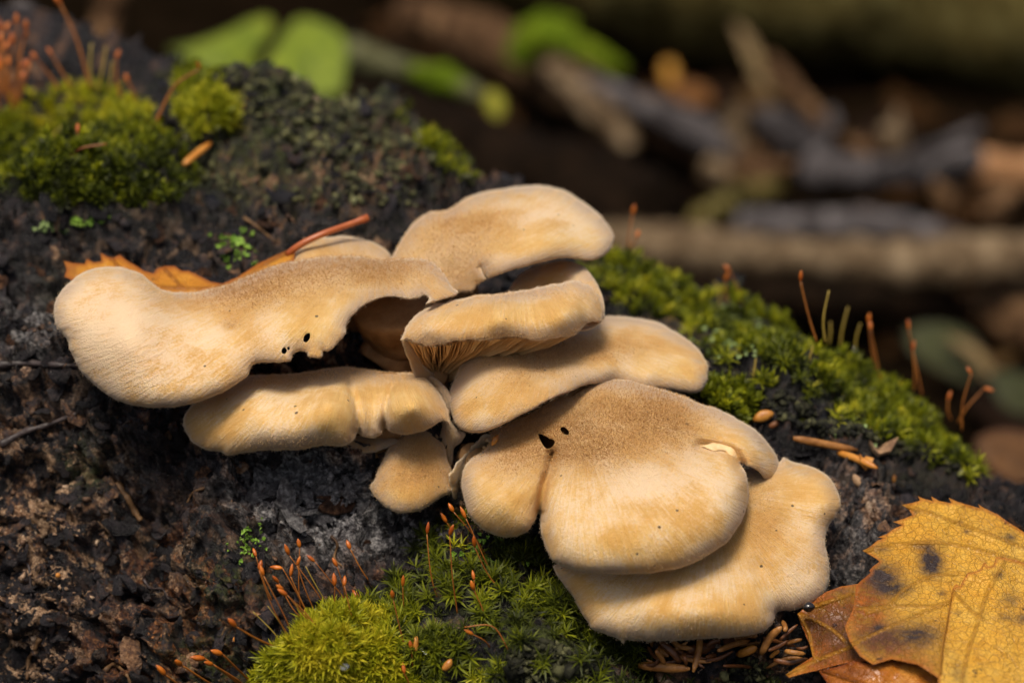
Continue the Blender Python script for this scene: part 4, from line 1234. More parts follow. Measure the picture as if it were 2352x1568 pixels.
def put_flake(i, j, col, size, lift_=0.04):
    o = bpy.data.objects.new('bark_flake', FLK[col][rng.integers(0, 6)])
    COL.objects.link(o); o.parent = log_obj
    n = NRM[i, j] * 0.7 + LOGN[i, j] * 0.3 + rng.normal(0, 0.13, 3); n /= np.linalg.norm(n)
    a, b = frames(n[None], rng)
    M = Matrix((Vector(a[0]), Vector(b[0]), Vector(n))).transposed().to_4x4()
    o.matrix_parent_inverse = Matrix.Translation(-log_obj.location)
    o.matrix_basis = Matrix.Translation(Vector((LOGP[i, j] + n * lift_) * CM)) @ M @ Matrix.Diagonal((size, size, size * rng.uniform(0.6, 1.2), 1))


ix = sample_log(EVERY, 900); x, y = pxpy(ix)
inm = inside(np.c_[x, y], np.array(MOSS_FRONT, float)) | inside(np.c_[x, y], np.array(MOSS_LEFT, float)) | inside(np.c_[x, y], np.array(MOSS_RIDGE, float))
cnt = 0
for (i, j), m_, X_, Y_ in zip(ix, inm, x, y):
    if m_ or cnt >= 255: continue
    g_ = math.exp(-((X_ - 690) / 170) ** 2 - ((Y_ - 1130) / 110) ** 2)
    t_ = math.exp(-((X_ - 60) / 170) ** 2 - ((Y_ - 1250) / 250) ** 2)
    if Y_ < 450 and rng.random() < 0.7: continue
    pr = rng.random()
    col_ = 2 if pr < 0.9 * g_ else 3 if pr < 0.9 * g_ + 0.4 * t_ + 0.06 else 1 if pr > 0.62 else 0
    put_flake(i, j, col_, float(rng.gamma(2.4, 0.065) + 0.08), 0.015); cnt += 1
ix = sample_log([(600, 1060), (700, 1040), (820, 1060), (860, 1130), (800, 1190), (680, 1190), (600, 1140)], 40)
for (i, j) in ix: put_flake(i, j, 2, float(rng.uniform(0.15, 0.5)), 0.04)

def scale_plate(seed):
    r = np.random.default_rng(seed)
    k = 10
    a = (np.arange(k) + r.uniform(-0.4, 0.4, k)) / k * 2 * np.pi
    rad = 0.7 + 0.2 * np.sin(a * 2 + r.random() * 6) + r.normal(0, 0.13, k)
    p = np.c_[np.cos(a) * rad * 1.25, np.sin(a) * rad * 0.8]
    cu = r.uniform(-0.25, 0.5, 2)
    z = cu[0] * p[:, 0] ** 2 + cu[1] * p[:, 1] ** 2 + r.normal(0, 0.06, k)
    V = np.vstack([np.c_[p, z + 0.10], np.c_[p * 0.95, z - 0.05], [[0, 0, 0.11]]])
    F = []
    for i in range(k):
        j = (i + 1) % k
        F += [(i, j, 2 * k), (i, k + i, k + j), (i, k + j, j)]
    return V, np.array(F)


def bark_scale_material():
    m = Nodes('bark_scale')
    n = m.mapr(m.noise(7.0, 6, 0.7), 0.3, 0.7, smooth=False)
    t = m.math('ADD', m.math('MULTIPLY', m.attr('tint'), 0.7), m.math('MULTIPLY', n, 0.35))
    col = m.ramp(t, [(0.12, (0.004, 0.0035, 0.0042)), (0.45, (0.014, 0.012, 0.014)), (0.60, (0.040, 0.031, 0.032)), (0.72, (0.10, 0.050, 0.027)), (0.85, (0.28, 0.155, 0.08)), (1.0, (0.55, 0.42, 0.31))])
    return m.out(col, m.mapr(m.noise(9.0, 3), 0.35, 0.65, 0.2, 0.6), m.bump(m.noise(18.0, 4, 0.7), 0.8, 0.0012), 0.32)


ix = sample_log(EVERY, 3400); x, y = pxpy(ix)
inm = inside(np.c_[x, y], np.array(MOSS_FRONT, float)) | inside(np.c_[x, y], np.array(MOSS_LEFT, float)) | (inside(np.c_[x, y], np.array(MOSS_RIDGE, float)) & (rng.random(len(ix)) < 0.8))
ix = ix[(rng.random(len(ix)) < 0.25 + 0.75 * sstep(-0.15, 0.2, fbm(x / 80, y / 80, 66, 3))) & ~inm]; x, y = pxpy(ix)
tn = 0.40 + 0.26 * fbm(x / 60, y / 60, 67, 3) + rng.normal(0, 0.19, len(ix)) + 0.25 * np.exp(-((x - 700) / 150) ** 2 - ((y - 1130) / 90) ** 2)
grow('bark_scales', 'thin dark and rusty scales of bark peeling all over the log', 'bark scales', [scale_plate(s) for s in range(8)], ix, np.minimum(rng.gamma(2.2, 0.07, len(ix)) + 0.06, 0.42), tn, bark_scale_material(), sink=0.02, lean=0.13, upw=0.45)

# ------------------------------------------------------------------ pale green scale clusters
def scale_cluster(label, px, py, sx, sy, n, size, mat):
    r = rng
    P0, Fs = [], []
    o = 0
    for k in range(n):
        qx, qy = px + r.normal(0, sx), py + r.normal(0, sy)
        h = log_hit(qx, qy)
        if h is None: continue
        nr = h[2] if h[2] @ VIEW < 0 else -h[2]
        nr = nr + r.normal(0, 0.45, 3) - VIEW * 0.3; nr /= np.linalg.norm(nr)
        a, b = frames(nr[None], r)
        s = size * r.uniform(0.6, 1.3); m_ = 8
        an = np.arange(m_) / m_ * 2 * np.pi
        rd_ = s * (0.75 + 0.25 * np.cos(an * 3 + r.random() * 6))
        ringp = h[0] + nr * 0.07 + (np.cos(an) * rd_)[:, None] * a[0] + (np.sin(an) * rd_)[:, None] * b[0] + nr * (0.25 * rd_ * r.uniform(-0.5, 1.0))[:, None]
        c = h[0] + nr * 0.05
        low_ = ringp - nr * 0.02
        P0.append(np.vstack([ringp, c[None], low_]))
        for i in range(m_):
            Fs.append((o + i, o + (i + 1) % m_, o + m_)); Fs.append((o + i, o + m_ + 1 + i, o + m_ + 1 + (i + 1) % m_, o + (i + 1) % m_))
        o += 2 * m_ + 1
    ob = link('lichen_scales', mesh_from('lichen_scales', np.vstack(P0), Fs, mat, False))
    return tag(ob, label, 'lichen', 'pale green scale patches on the log', 'stuff')


MAT_SCALE = simple('green_scale', (0.09, 0.20, 0.012), (0.27, 0.42, 0.06), 3.0, 0.55, 0.3, 0.3)
MAT_SCALE2 = simple('pale_scale', (0.16, 0.24, 0.06), (0.36, 0.46, 0.20), 3.0, 0.6, 0.3, 0.3)
scale_cluster('vivid green scaly patch above the orange leaf', 540, 570, 20, 18, 46, 0.075, MAT_SCALE)
scale_cluster('sparse green scales on dark bark by the spore stalks', 573, 1248, 18, 22, 55, 0.045, MAT_SCALE)
scale_cluster('rounded green scales among the moss under the side lobe', 1130, 1265, 48, 28, 70, 0.062, MAT_SCALE)
scale_cluster('pale mint scales on the ridge next to the broad cap', 1690, 765, 42, 28, 150, 0.07, MAT_SCALE2)
scale_cluster('tiny mint scales below the golden moss hummock', 118, 520, 18, 6, 26, 0.06, MAT_SCALE2)
scale_cluster('few dull green scales right of the hummock', 195, 510, 20, 5, 22, 0.06, MAT_SCALE)
scale_cluster('grey-green scales on the bark near the ridge end', 2090, 985, 70, 18, 70, 0.05, MAT_SCALE2)

# ------------------------------------------------------------------ spore stalks
MAT_SETA = simple('red_brown_stalk', (0.15, 0.042, 0.007), (0.36, 0.125, 0.018), 1.2, 0.4, 0.4, 0.1)
MAT_SETA_Y = simple('yellow_stalk', (0.22, 0.15, 0.02), (0.36, 0.26, 0.05), 1.2, 0.4, 0.4, 0.1)
MAT_CAPS = simple('rusty_capsule', (0.30, 0.055, 0.006), (0.60, 0.17, 0.015), 4.0, 0.35, 0.5, 0.15)


def stalk(label, group, tip, base, mid=None, capsule=True, yellow=False, toward=0.0, rad=0.0135, csize=1.0):
    h = log_hit(*base)
    dep = h[1] if h is not None else log_depth(*base)
    dep = min(dep, 11.0)
    p0 = P(base[0], base[1], dep + 0.08)
    tdep = dep - toward
    bend = mid or ((tip[0] * 0.45 + base[0] * 0.55) + random.uniform(-9, 9), (tip[1] * 0.45 + base[1] * 0.55) + random.uniform(-5, 5))
    pts = np.array([p0, P(bend[0], bend[1], dep - toward * 0.55), P(tip[0], tip[1], tdep)])
    path = spline(pts, 12)
    path = path + np.outer(np.sin(np.linspace(0, 3.14, 12)), rng.normal(0, 0.02, 3))
    root = empty('moss_sporophyte', p0, label, 'spore stalk', group)
    V, F = tube(path, np.linspace(rad * 1.15, rad * 0.8, 12), 6)
    link('stalk', mesh_from('stalk', V, F, MAT_SETA_Y if yellow else MAT_SETA), root)
    if capsule:
        d = path[-1] - path[-3]; d /= np.linalg.norm(d)
        L = 0.20 * csize * random.uniform(0.85, 1.2); w = 0.040 * csize * random.uniform(0.85, 1.15)
        q = d + rng.normal(0, 0.28, 3); q /= np.linalg.norm(q)
        cpath = np.array([path[-1] - d * 0.01 + q * L * t for t in (0, 0.12, 0.3, 0.55, 0.8, 0.95, 1.1)])
        V, F = tube(cpath, w * np.array([0.35, 0.7, 1.0, 1.05, 0.85, 0.5, 0.12]), 9)
        link('capsule', mesh_from('capsule', V, F, MAT_CAPS), root)


def c7(x, y): return (x * 0.3359, 1041.25 + y * 0.3359)
def c8(x, y): return (784 + x * 0.3359, 1041.25 + y * 0.3359)
def c6(x, y): return (1568 + x * 0.3359, 520.6 + y * 0.3359)
def c1(x, y): return (x * 0.3359, y * 0.3359)


G1 = 'spore stalks rising from the lime cushion'
L1 = 'reddish spore stalk with rusty capsule rising from the lime moss cushion'
for tp, bs in [((1975, 690), (2230, 1050)), ((2050, 640), (2060, 1100)), ((2150, 735), (2390, 1040)), ((1750, 700), (1900, 1080)), ((1770, 790), (2010, 1300)), ((1800, 830), (2040, 1320)),
               ((1930, 780), (2110, 1120)), ((2030, 760), (2180, 1130)), ((1985, 835), (2160, 1200)), ((1905, 880), (2150, 1180)), ((1960, 965), (2230, 1300)), ((2305, 770), (2350, 1060)), ((1935, 930), (2200, 1230)), ((2290, 900), (2330, 1150))]:
    stalk(L1, G1, c7(*tp), c7(*bs), toward=0.25)
for tp, bs in [((1830, 1040), (1965, 1290)), ((1730, 1080), (1935, 1305)), ((2030, 1050), (2120, 1180)), ((2090, 770), (2260, 1060))]:
    stalk('bare yellowish stalk without capsule leaning out of the lime moss cushion', G1, c7(*tp), c7(*bs), capsule=False, yellow=True, toward=0.2)
G2 = 'dark spore stalks leaning towards the viewer at the cushion foot'
for tp, bs in [((1610, 1180), (1930, 1340)), ((1400, 1400), (1700, 1640)), ((1455, 1440), (1720, 1650)), ((1520, 1370), (1760, 1600)), ((1130, 1510), (1300, 1700)), ((1240, 1445), (1560, 1640))]:
    stalk('dark red spore stalk bowed low over the bark at the cushion foot', G2, c7(*tp), c7(*bs), toward=1.0, rad=0.024, csize=1.25)
G3 = 'spore stalks standing in the olive cushion'
L3 = 'slender reddish spore stalk standing in the olive star-leaved moss'
for tp, bs in [((765, 395), (1000, 720)), ((850, 440), (1040, 860)), ((585, 545), (660, 1000)), ((740, 555), (795, 1105)), ((910, 635), (1130, 975)), ((908, 860), (940, 1010)), ((905, 930), (975, 1160)), ((420, 905), (440, 1090)),
               ((352, 985), (480, 1450)), ((60, 650), (225, 915)), ((120, 990), (200, 1110)), ((75, 1250), (100, 1420)), ((900, 1235), (1020, 1330)), ((20, 900), (200, 1330)), ((430, 1500), (450, 1640)), ((480, 1330), (500, 1520)), ((720, 470), (830, 620))]:
    stalk(L3, G3, c8(*tp), c8(*bs), toward=0.25)
stalk('long thin stalk arching over the olive moss without capsule', G3, c8(840, 1185), c8(1155, 1365), mid=c8(1040, 1190), capsule=False, toward=0.1)
G4 = 'spore stalks along the ridge'
L4 = 'spore stalk with capsule standing on the ridge moss against the dark background'
for tp, bs in [((805, 370), (920, 790)), ((1285, 700), (1360, 1065)), ((1270, 650), (1330, 1000)), ((1573, 845), (1580, 1120)), ((1545, 700), (1640, 1160)), ((1975, 1000), (1910, 1395)), ((2065, 1100), (1880, 1340)), ((1815, 1180), (1838, 1320)), ((318, 300), (405, 590)), ((290, 370), (325, 580))]:
    stalk(L4, G4, c6(*tp), c6(*bs), toward=0.0, rad=0.017, csize=0.95)
for tp, bs in [((1000, 435), (975, 790)), ((1130, 550), (1075, 820)), ((1215, 660), (1180, 860)), ((215, 370), (245, 540)), ((1010, 650), (1000, 800)), ((890, 820), (890, 960)), ((500, 900), (480, 1060))]:
    stalk('bare yellow-green stalk without capsule on the ridge moss', G4, c6(*tp), c6(*bs), capsule=False, yellow=True, rad=0.022)
stalk('lone faint spore stalk on the moss hump behind the topmost cap', G4, (1453, 492), (1450, 600), rad=0.022)
stalk('second faint stalk on the moss hump behind the topmost cap', G4, (1462, 545), (1447, 612), rad=0.020)
G5 = 'spore stalks on the golden hummock'
L5 = 'orange spore stalk rising from the golden moss hummock'
for tp, bs in [((795, 400), (825, 670)), ((875, 560), (920, 690)), ((350, 370), (490, 600)), ((245, 400), (400, 610)), ((530, 900), (540, 1010))]:
    stalk(L5, G5, c1(*tp), c1(*bs), rad=0.028, csize=1.1)
for tp, bs in [((625, 300), (640, 610)), ((725, 320), (665, 630)), ((770, 420), (740, 620)), ((440, 860), (340, 1000))]:
    stalk('bare yellow stalk on the golden moss hummock', G5, c1(*tp), c1(*bs), capsule=False, yellow=True, rad=0.028)
stalk('tall orange spore stalk with drooping capsule on the golden hummock', G5, c1(415, 35), c1(620, 610), mid=c1(520, 260), rad=0.03, csize=1.5)
stalk('arched orange stalk bending right from the edge of the golden hummock', G5, c1(1370, 470), c1(1040, 890), mid=c1(1180, 590), rad=0.03, csize=1.0)
stalk('short bent orange stalk lying against the golden hummock', G5, c1(730, 985), c1(450, 1140), mid=c1(540, 1030), capsule=False, rad=0.03)
G6 = 'dense orange stalks at the far end of the hummock'
for k in range(22):
    bx_ = random.uniform(-60, 150); by_ = random.uniform(640, 760); hh = random.uniform(160, 560)
    stalk('bright orange spore stalk in the dense clump at the far end of the hummock', G6, c1(bx_ + random.uniform(-110, 90), by_ - hh), c1(bx_, by_), rad=0.022, csize=1.25)

# ------------------------------------------------------------------ rootlets and thin twigs on the bark
MAT_ROOT = simple('brown_rootlet', (0.05, 0.025, 0.012), (0.20, 0.11, 0.045), 2.0, 0.6, 0.3, 0.3)
MAT_TWIG = simple('dark_twig', (0.018, 0.013, 0.013), (0.06, 0.045, 0.042), 2.0, 0.5, 0.4, 0.5)


def rootlet(label, pts, r, mat, name='rootlet', up=0.05):
    path = []
    q = spline(np.array(pts, float), 18)
    dd = np.array([log_depth(*p) for p in q])
    dd = np.convolve(np.r_[dd[0], dd[0], dd, dd[-1], dd[-1]], np.ones(5) / 5, 'valid')
    path = np.array([P(x_, y_, d_ - up) for (x_, y_), d_ in zip(q, dd)])
    V, F = tube(path, r * (1 + 0.2 * np.sin(np.arange(18) * 1.3)) * np.linspace(1.1, 0.6, 18), 7, True, 0.12, int(abs(pts[0][0])))
    tag(link(name, mesh_from(name, V, F, mat)), label, 'twig', 'rootlets and twigs on the bark')


rootlet('curved ochre rootlet on dark bark below the lone disc fungus', [(92, 1465), (80, 1490), (66, 1515), (62, 1560)], 0.05, MAT_ROOT)
rootlet('thin black rootlet beside the tan rotten patch', [(52, 1285), (66, 1300), (70, 1340), (72, 1370)], 0.03, MAT_TWIG)
rootlet('short stubby twig with green algae on the left bark', [(270, 1110), (290, 1140), (312, 1178), (324, 1196)], 0.085, MAT_ROOT, 'twig', 0.12)
rootlet('long dark twig slanting up under the large wavy cap', [(0, 1022), (60, 990), (110, 975), (175, 950)], 0.07, MAT_TWIG, 'twig', 0.12)
rootlet('straight dark twig running in behind the large wavy cap', [(-10, 838), (60, 834), (130, 838), (200, 840)], 0.08, MAT_TWIG, 'twig', 0.12)
rootlet('pale hair-thin rootlet hanging below the three-lobed cap', [(470, 1120), (445, 1130), (430, 1155), (425, 1180)], 0.03, MAT_ROOT)
rootlet('wiry rootlet arching over the rust-red bark', [(330, 1330), (345, 1350), (372, 1352), (388, 1375)], 0.03, MAT_TWIG)
rootlet('rust-brown rootlet next to the dark spore stalks', [(240, 1540), (262, 1525), (290, 1548), (300, 1570)], 0.045, MAT_ROOT)
rootlet('fine tan rootlet near the grey bark flakes', [(760, 1230), (775, 1250), (768, 1280), (785, 1300)], 0.03, MAT_ROOT)
rootlet('bent grey twig on the crusted shoulder', [(865, 330), (875, 350), (862, 380), (868, 400)], 0.06, MAT_ROOT, 'twig', 0.12)
rootlet('thin straw stalk lying on the bark by the vivid green patch', [(560, 500), (590, 520), (620, 545), (635, 555)], 0.035, MAT_ROOT)

# ------------------------------------------------------------------ leaves
def leaf_material(name, c1, c2, c3, dark, wet=0.5, reticule=True, spots=1.0, rust=None):
    m = Nodes(name)
    br = m.attr('brown'); ve = m.attr('vein')
    n1 = m.noise(0.9, 4, 0.6); n2 = m.noise(4.0, 5, 0.65)
    col = m.ramp(m.math('ADD', m.math('MULTIPLY', n1, 0.6), m.math('MULTIPLY', n2, 0.4)), [(0.32, c1), (0.5, c2), (0.68, c3)])
    wv = m.n('ShaderNodeVectorMath', operation='ADD')
    m.put(wv.inputs[0], m.oc()); m.put(wv.inputs[1], m.vscale(m.noise(6.0, 2, color=True), (0.10, 0.10, 0.10)))
    net1 = m.mapr(m.voronoi(5.5, wv.outputs[0], 'DISTANCE_TO_EDGE'), 0.0, 0.065, 1.0, 0.0)
    net2 = m.mapr(m.voronoi(14.0, wv.outputs[0], 'DISTANCE_TO_EDGE'), 0.0, 0.10, 0.6, 0.0)
    net = m.math('MAXIMUM', net1, net2)
    if rust: col = m.mix(m.math('MULTIPLY', m.attr('dust'), m.mapr(n2, 0.3, 0.6, 0.7, 1.3), True), col, m.ramp(n2, [(0.3, tuple(x * 0.3 for x in rust)), (0.55, rust), (0.75, tuple(x * 1.9 for x in rust))]))
    if reticule: col = m.mix(m.math('MULTIPLY', net, 0.60), col, tuple(x * 0.42 for x in c1))
    col = m.mix(m.math('MULTIPLY', br, m.mapr(n2, 0.25, 0.6, 0.75, 1.4), True), col, m.ramp(n2, [(0.3, dark), (0.75, tuple(min(1, x * 3.0) for x in dark))]))
    sp = m.math('MULTIPLY', m.mapr(m.noise(2.4, 3, 0.7), 0.66, 0.72), spots)
    col = m.mix(m.math('MULTIPLY', sp, 0.85), col, (0.035, 0.022, 0.010))
    rimc = m.mapr(m.attr('rimd'), 0.10, 0.0)
    col = m.mix(m.math('MULTIPLY', rimc, 0.7), col, tuple(x * y for x, y in zip(c1, (0.62, 0.36, 0.5))))
    vm = m.mapr(ve, 0.055, 0.012)
    col = m.mix(m.math('MULTIPLY', vm, 0.75), col, tuple(x * 0.62 for x in c1))
    h = m.math('ADD', m.math('MULTIPLY', net, -0.5), m.math('MULTIPLY', vm, 1.2))
    nb = m.bump(h, 0.55, 0.0010)
    mat = m.out(col, m.mapr(n2, 0.3, 0.7, 0.55 - 0.35 * wet, 0.72 - 0.35 * wet), nb, 0.45)
    tr = m.n('ShaderNodeBsdfTranslucent'); m.put(tr.inputs['Color'], col)
    mx = m.n('ShaderNodeMixShader'); mx.inputs[0].default_value = 0.18
    m.t.links.new(m.bsdf.outputs[0], mx.inputs[1]); m.t.links.new(tr.outputs[0], mx.inputs[2])
    m.t.links.new(mx.outputs[0], m.t.nodes['Material Output'].inputs['Surface'])
    return mat


MAT_YELLOW = leaf_material('yellow_leaf', (0.62, 0.28, 0.018), (0.72, 0.39, 0.042), (0.80, 0.50, 0.09), (0.022, 0.014, 0.012), 0.55, rust=(0.27, 0.075, 0.006))
MAT_ORANGE = leaf_material('orange_leaf', (0.42, 0.13, 0.008), (0.58, 0.23, 0.012), (0.70, 0.34, 0.03), (0.10, 0.03, 0.012), 0.3, False, 0.6)
MAT_RUSTY = leaf_material('rusty_wet_leaf', (0.22, 0.055, 0.006), (0.44, 0.14, 0.012), (0.66, 0.30, 0.045), (0.045, 0.018, 0.010), 0.95, False, 1.0)


def leaf_blade(name, outline, deps, mat, veins=(), browns=(), dusts=(), thick=0.022, curl=0.10, seed=0, grid=0.07, wrinkle=0.05):
    me, vo, dep = sheet(name, outline, deps, rr=0.12, rd=0.0, browns=browns, dusts=dusts, rag=0.004, thick=(thick, 0.0), mat=mat, sharp=True, grid=grid, seed=seed, wrinkle=wrinkle, smooth_it=1,
                        grooves=[(v, 0.045, -0.05) for v in veins], centre=outline[0])
    d = np.full(len(vo), 9.0)
    for v in veins:
        d = np.minimum(d, seg_dist(vo, spline(np.array([q2(*p) for p in v]), 30), False))
    at = me.attributes.new('vein', 'FLOAT', 'POINT'); at.data.foreach_set('value', np.concatenate([d, d]).astype(np.float32))
    return me


def c9(pts): return [(1568 + x * 0.3359, 1041.25 + y * 0.3359) for x, y in pts]


def lay(px, py, up=0.25):
    return (px, py, log_depth(px, py) - up)


# big yellow birch leaf
Y_OUT = c9([(1185, 905), (1230, 860), (1285, 812), (1275, 800), (1300, 770), (1345, 738), (1322, 718), (1275, 690), (1225, 663), (1285, 632), (1335, 592), (1378, 580), (1330, 572), (1395, 548), (1440, 515), (1500, 488), (1470, 478), (1438, 466), (1505, 446), (1572, 420), (1548, 385), (1497, 350),
            (1560, 338), (1622, 320), (1605, 287), (1645, 305), (1712, 326), (1700, 293), (1755, 325), (1838, 338), (1820, 302), (1880, 328), (1960, 350), (2032, 372), (2018, 343), (2060, 370), (2150, 412), (2250, 482), (2340, 540), (2480, 660), (2600, 850),
            (2620, 1200), (2560, 1700), (2100, 1720), (1760, 1540), (1600, 1440), (1430, 1402), (1300, 1440), (1210, 1380), (1140, 1280), (1110, 1180), (1160, 1080), (1180, 980)])
ly = mLY = tag(bpy.data.objects.new('fallen_leaf', None), 'large bright yellow serrated leaf with dark spots lying by the lowest cap', 'leaf', 'fallen leaves on the log')
COL.objects.link(ly); ly.location = Vector(P(2150, 1400, -0.5) * CM)
Y_D = [(a_, b_, c_ - 0.4) for a_, b_, c_ in [(1985, 1265, 0.55), (2110, 1140, 1.5), (2250, 1180, 1.5), (2400, 1280, 1.0), (1990, 1400, -1.1), (2150, 1300, 0.2), (2150, 1500, -2.2), (2350, 1500, -1.7), (2000, 1500, -2.1)]]
me = leaf_blade('blade', Y_OUT, Y_D, MAT_YELLOW, veins=[c9([(1240, 665), (1480, 620), (1700, 605), (1900, 630), (2150, 690), (2400, 760)]), c9([(1500, 352), (1640, 390), (1900, 480), (2200, 590), (2400, 680)]), c9([(1200, 1060), (1400, 1040), (1500, 940), (1640, 860), (1780, 825), (1960, 820), (2150, 860)]),
                                                       c9([(1260, 1090), (1400, 1050), (1560, 1040), (1700, 1045), (1850, 1010)]), c9([(1150, 1310), (1400, 1190), (1600, 1110), (1830, 1010), (2000, 900)])],
                browns=[(*c9([(1700, 740)])[0], 28, 34, 1.3), (*c9([(1640, 640)])[0], 26, 12, 0.5), (*c9([(1350, 830)])[0], 48, 30, 1.0), (*c9([(1440, 930)])[0], 45, 18, 0.9), (*c9([(1350, 650)])[0], 24, 12, 0.6), (*c9([(1600, 1240)])[0], 60, 30, 0.9), (*c9([(1300, 1270)])[0], 60, 40, 0.6), (*c9([(1900, 475)])[0], 8, 5, 0.8), (*c9([(1945, 530)])[0], 8, 6, 0.8), (*c9([(2240, 575)])[0], 16, 10, 0.8), (*c9([(1590, 400)])[0], 10, 7, 0.7), (*c9([(1340, 1190)])[0], 12, 8, 0.7), (*c9([(1775, 955)])[0], 10, 6, 0.8)], dusts=[(1985, 1390, 70, 70, 0.95), (2040, 1480, 80, 40, 0.8), (1985, 1330, 40, 14, 0.5), (2120, 1530, 70, 30, 0.6)], seed=21, wrinkle=0.16)
link('blade', me, ly)
# second leaf on top of it
Y2 = c9([(1840, 935), (1868, 890), (1895, 905), (1920, 860), (1950, 812), (1985, 808), (2030, 792), (2065, 742), (2090, 770), (2125, 762), (2145, 706), (2200, 712), (2290, 730), (2400, 770), (2560, 900), (2600, 1300), (2550, 1650), (1740, 1650), (1752, 1500), (1775, 1300), (1810, 1100)])
l2 = tag(bpy.data.objects.new('fallen_leaf', None), 'second yellow leaf with green-black flecks overlapping the large one', 'leaf', 'fallen leaves on the log')
COL.objects.link(l2); l2.location = Vector(P(2250, 1450, -1.5) * CM)
me = leaf_blade('blade', Y2, [(2190, 1345, -0.8), (2280, 1290, -0.3), (2400, 1330, -0.2), (2180, 1540, -3.15), (2300, 1450, -1.95), (2400, 1540, -2.6)], MAT_YELLOW,
                veins=[c9([(1835, 930), (1810, 1100), (1775, 1300), (1755, 1500)]), c9([(2200, 740), (2080, 960), (2020, 1150), (1940, 1400), (1900, 1600)]), c9([(1845, 940), (1980, 1080), (2050, 1130)])],
                browns=[(*c9([(2160, 830)])[0], 14, 8, 0.8), (*c9([(2240, 1000)])[0], 24, 20, 0.55), (*c9([(2200, 1120)])[0], 16, 10, 0.6), (*c9([(2330, 1130)])[0], 20, 14, 0.7), (*c9([(1880, 1090)])[0], 8, 6, 0.7), (*c9([(1880, 1500)])[0], 20, 30, 0.4)], seed=22, wrinkle=0.14)
link('blade', me, l2)
# wet rusty leaf tucked under them
R_OUT = c9([(785, 1095), (830, 1055), (900, 1000), (985, 940), (1080, 905), (1200, 890), (1320, 960), (1400, 1200), (1420, 1405), (1250, 1420), (1120, 1430), (960, 1470), (840, 1500), (730, 1530), (705, 1510), (790, 1450), (890, 1385), (860, 1290), (820, 1190)])
l3 = tag(bpy.data.objects.new('fallen_leaf', None), 'wet rust-brown crumpled leaf between the lowest cap and the yellow leaf', 'leaf', 'fallen leaves on the log')
COL.objects.link(l3); l3.location = Vector(P(1900, 1450, -1.2) * CM)
me = leaf_blade('blade', R_OUT, [(1835, 1410, -0.9), (1900, 1360, -0.6), (1970, 1350, -0.45), (1860, 1480, -1.2), (1810, 1550, -1.9), (2030, 1500, -1.9), (1940, 1430, -1.15)], MAT_YELLOW,
                veins=[c9([(790, 1095), (900, 1140), (1020, 1200), (1120, 1290)]), c9([(800, 1110), (860, 1220), (890, 1380)]), c9([(860, 1060), (1000, 1010), (1150, 960)]), c9([(700, 1505), (900, 1420), (1100, 1340), (1300, 1270)])],
                browns=[(1880, 1440, 60, 40, 0.4), (1960, 1460, 60, 60, 0.5), (1920, 1350, 40, 14, 0.5)], dusts=[(1890, 1430, 110, 110, 1.1), (1990, 1400, 40, 40, 0.3), (1950, 1520, 90, 50, 1.0)], seed=23, wrinkle=0.22)
link('blade', me, l3)
B_OUT2 = c9([(930, 1480), (1060, 1455), (1170, 1415), (1300, 1440), (1430, 1410), (1600, 1440), (1760, 1480), (1900, 1700), (1150, 1720), (1010, 1600)])
l4 = tag(bpy.data.objects.new('fallen_leaf', None), 'curled orange-brown leaf lying lowest, below the rusty one', 'leaf', 'fallen leaves on the log')
COL.objects.link(l4); l4.location = Vector(P(2000, 1560, -2.4) * CM)
me = leaf_blade('blade', B_OUT2, [(1890, 1540, -2.2), (1960, 1522, -2.35), (2060, 1520, -2.5), (2000, 1600, -2.9), (2150, 1590, -2.9)], MAT_RUSTY, veins=[c9([(960, 1480), (1200, 1560), (1500, 1650)])], browns=[(1950, 1545, 40, 12, 0.3)], seed=24, wrinkle=0.12)
link('blade', me, l4)

# orange leaf with red stalk behind the large cap
def c4(pts): return [(x * 0.3359, 520.6 + y * 0.3359) for x, y in pts]
O_OUT = c4([(435, 232), (500, 248), (580, 255), (595, 222), (640, 245), (695, 240), (688, 180), (730, 205), (775, 215), (820, 190), (860, 225), (920, 260), (985, 300), (1050, 320), (1075, 285), (1130, 268), (1195, 270), (1240, 300), (1290, 300), (1360, 335), (1440, 375), (1520, 390), (1620, 345), (1760, 255), (1900, 190), (2030, 130), (2010, 230), (1900, 330), (1700, 440), (1500, 520), (1100, 520), (700, 480), (520, 380), (440, 345), (455, 290)])
lo = tag(bpy.data.objects.new('fallen_leaf', None), 'orange autumn leaf with a red stalk lying behind the large wavy cap', 'leaf', 'fallen leaves on the log')
COL.objects.link(lo); lo.location = Vector(P(450, 640, 3.4) * CM)
me = leaf_blade('blade', O_OUT, [(150, 620, 3.2), (260, 600, 3.4), (420, 630, 3.1), (520, 660, 2.8), (640, 580, 3.3), (680, 565, 3.2), (400, 690, 2.4)], MAT_ORANGE, veins=[c4([(2030, 135), (1800, 270), (1560, 400), (1200, 420), (700, 340)]), c4([(1250, 420), (1120, 290)]), c4([(900, 370), (760, 225)])], browns=[(165, 622, 14, 20, 0.5), (330, 640, 20, 16, 0.25)], seed=25, wrinkle=0.08)
link('blade', me, lo)
pts = np.array([P(660, 585, 3.15), P(690, 562, 3.05), P(740, 538, 3.1), P(790, 520, 3.3), P(845, 500, 3.5)])
V, F = tube(spline(pts, 16), np.linspace(0.075, 0.065, 16) + np.r_[np.zeros(13), 0.0, 0.015, 0.02], 8)
link('leaf_stalk', mesh_from('leaf_stalk', V, F, simple('red_stalk', (0.28, 0.055, 0.015), (0.46, 0.13, 0.03), 1.5, 0.35, 0.5, 0.1)), lo)

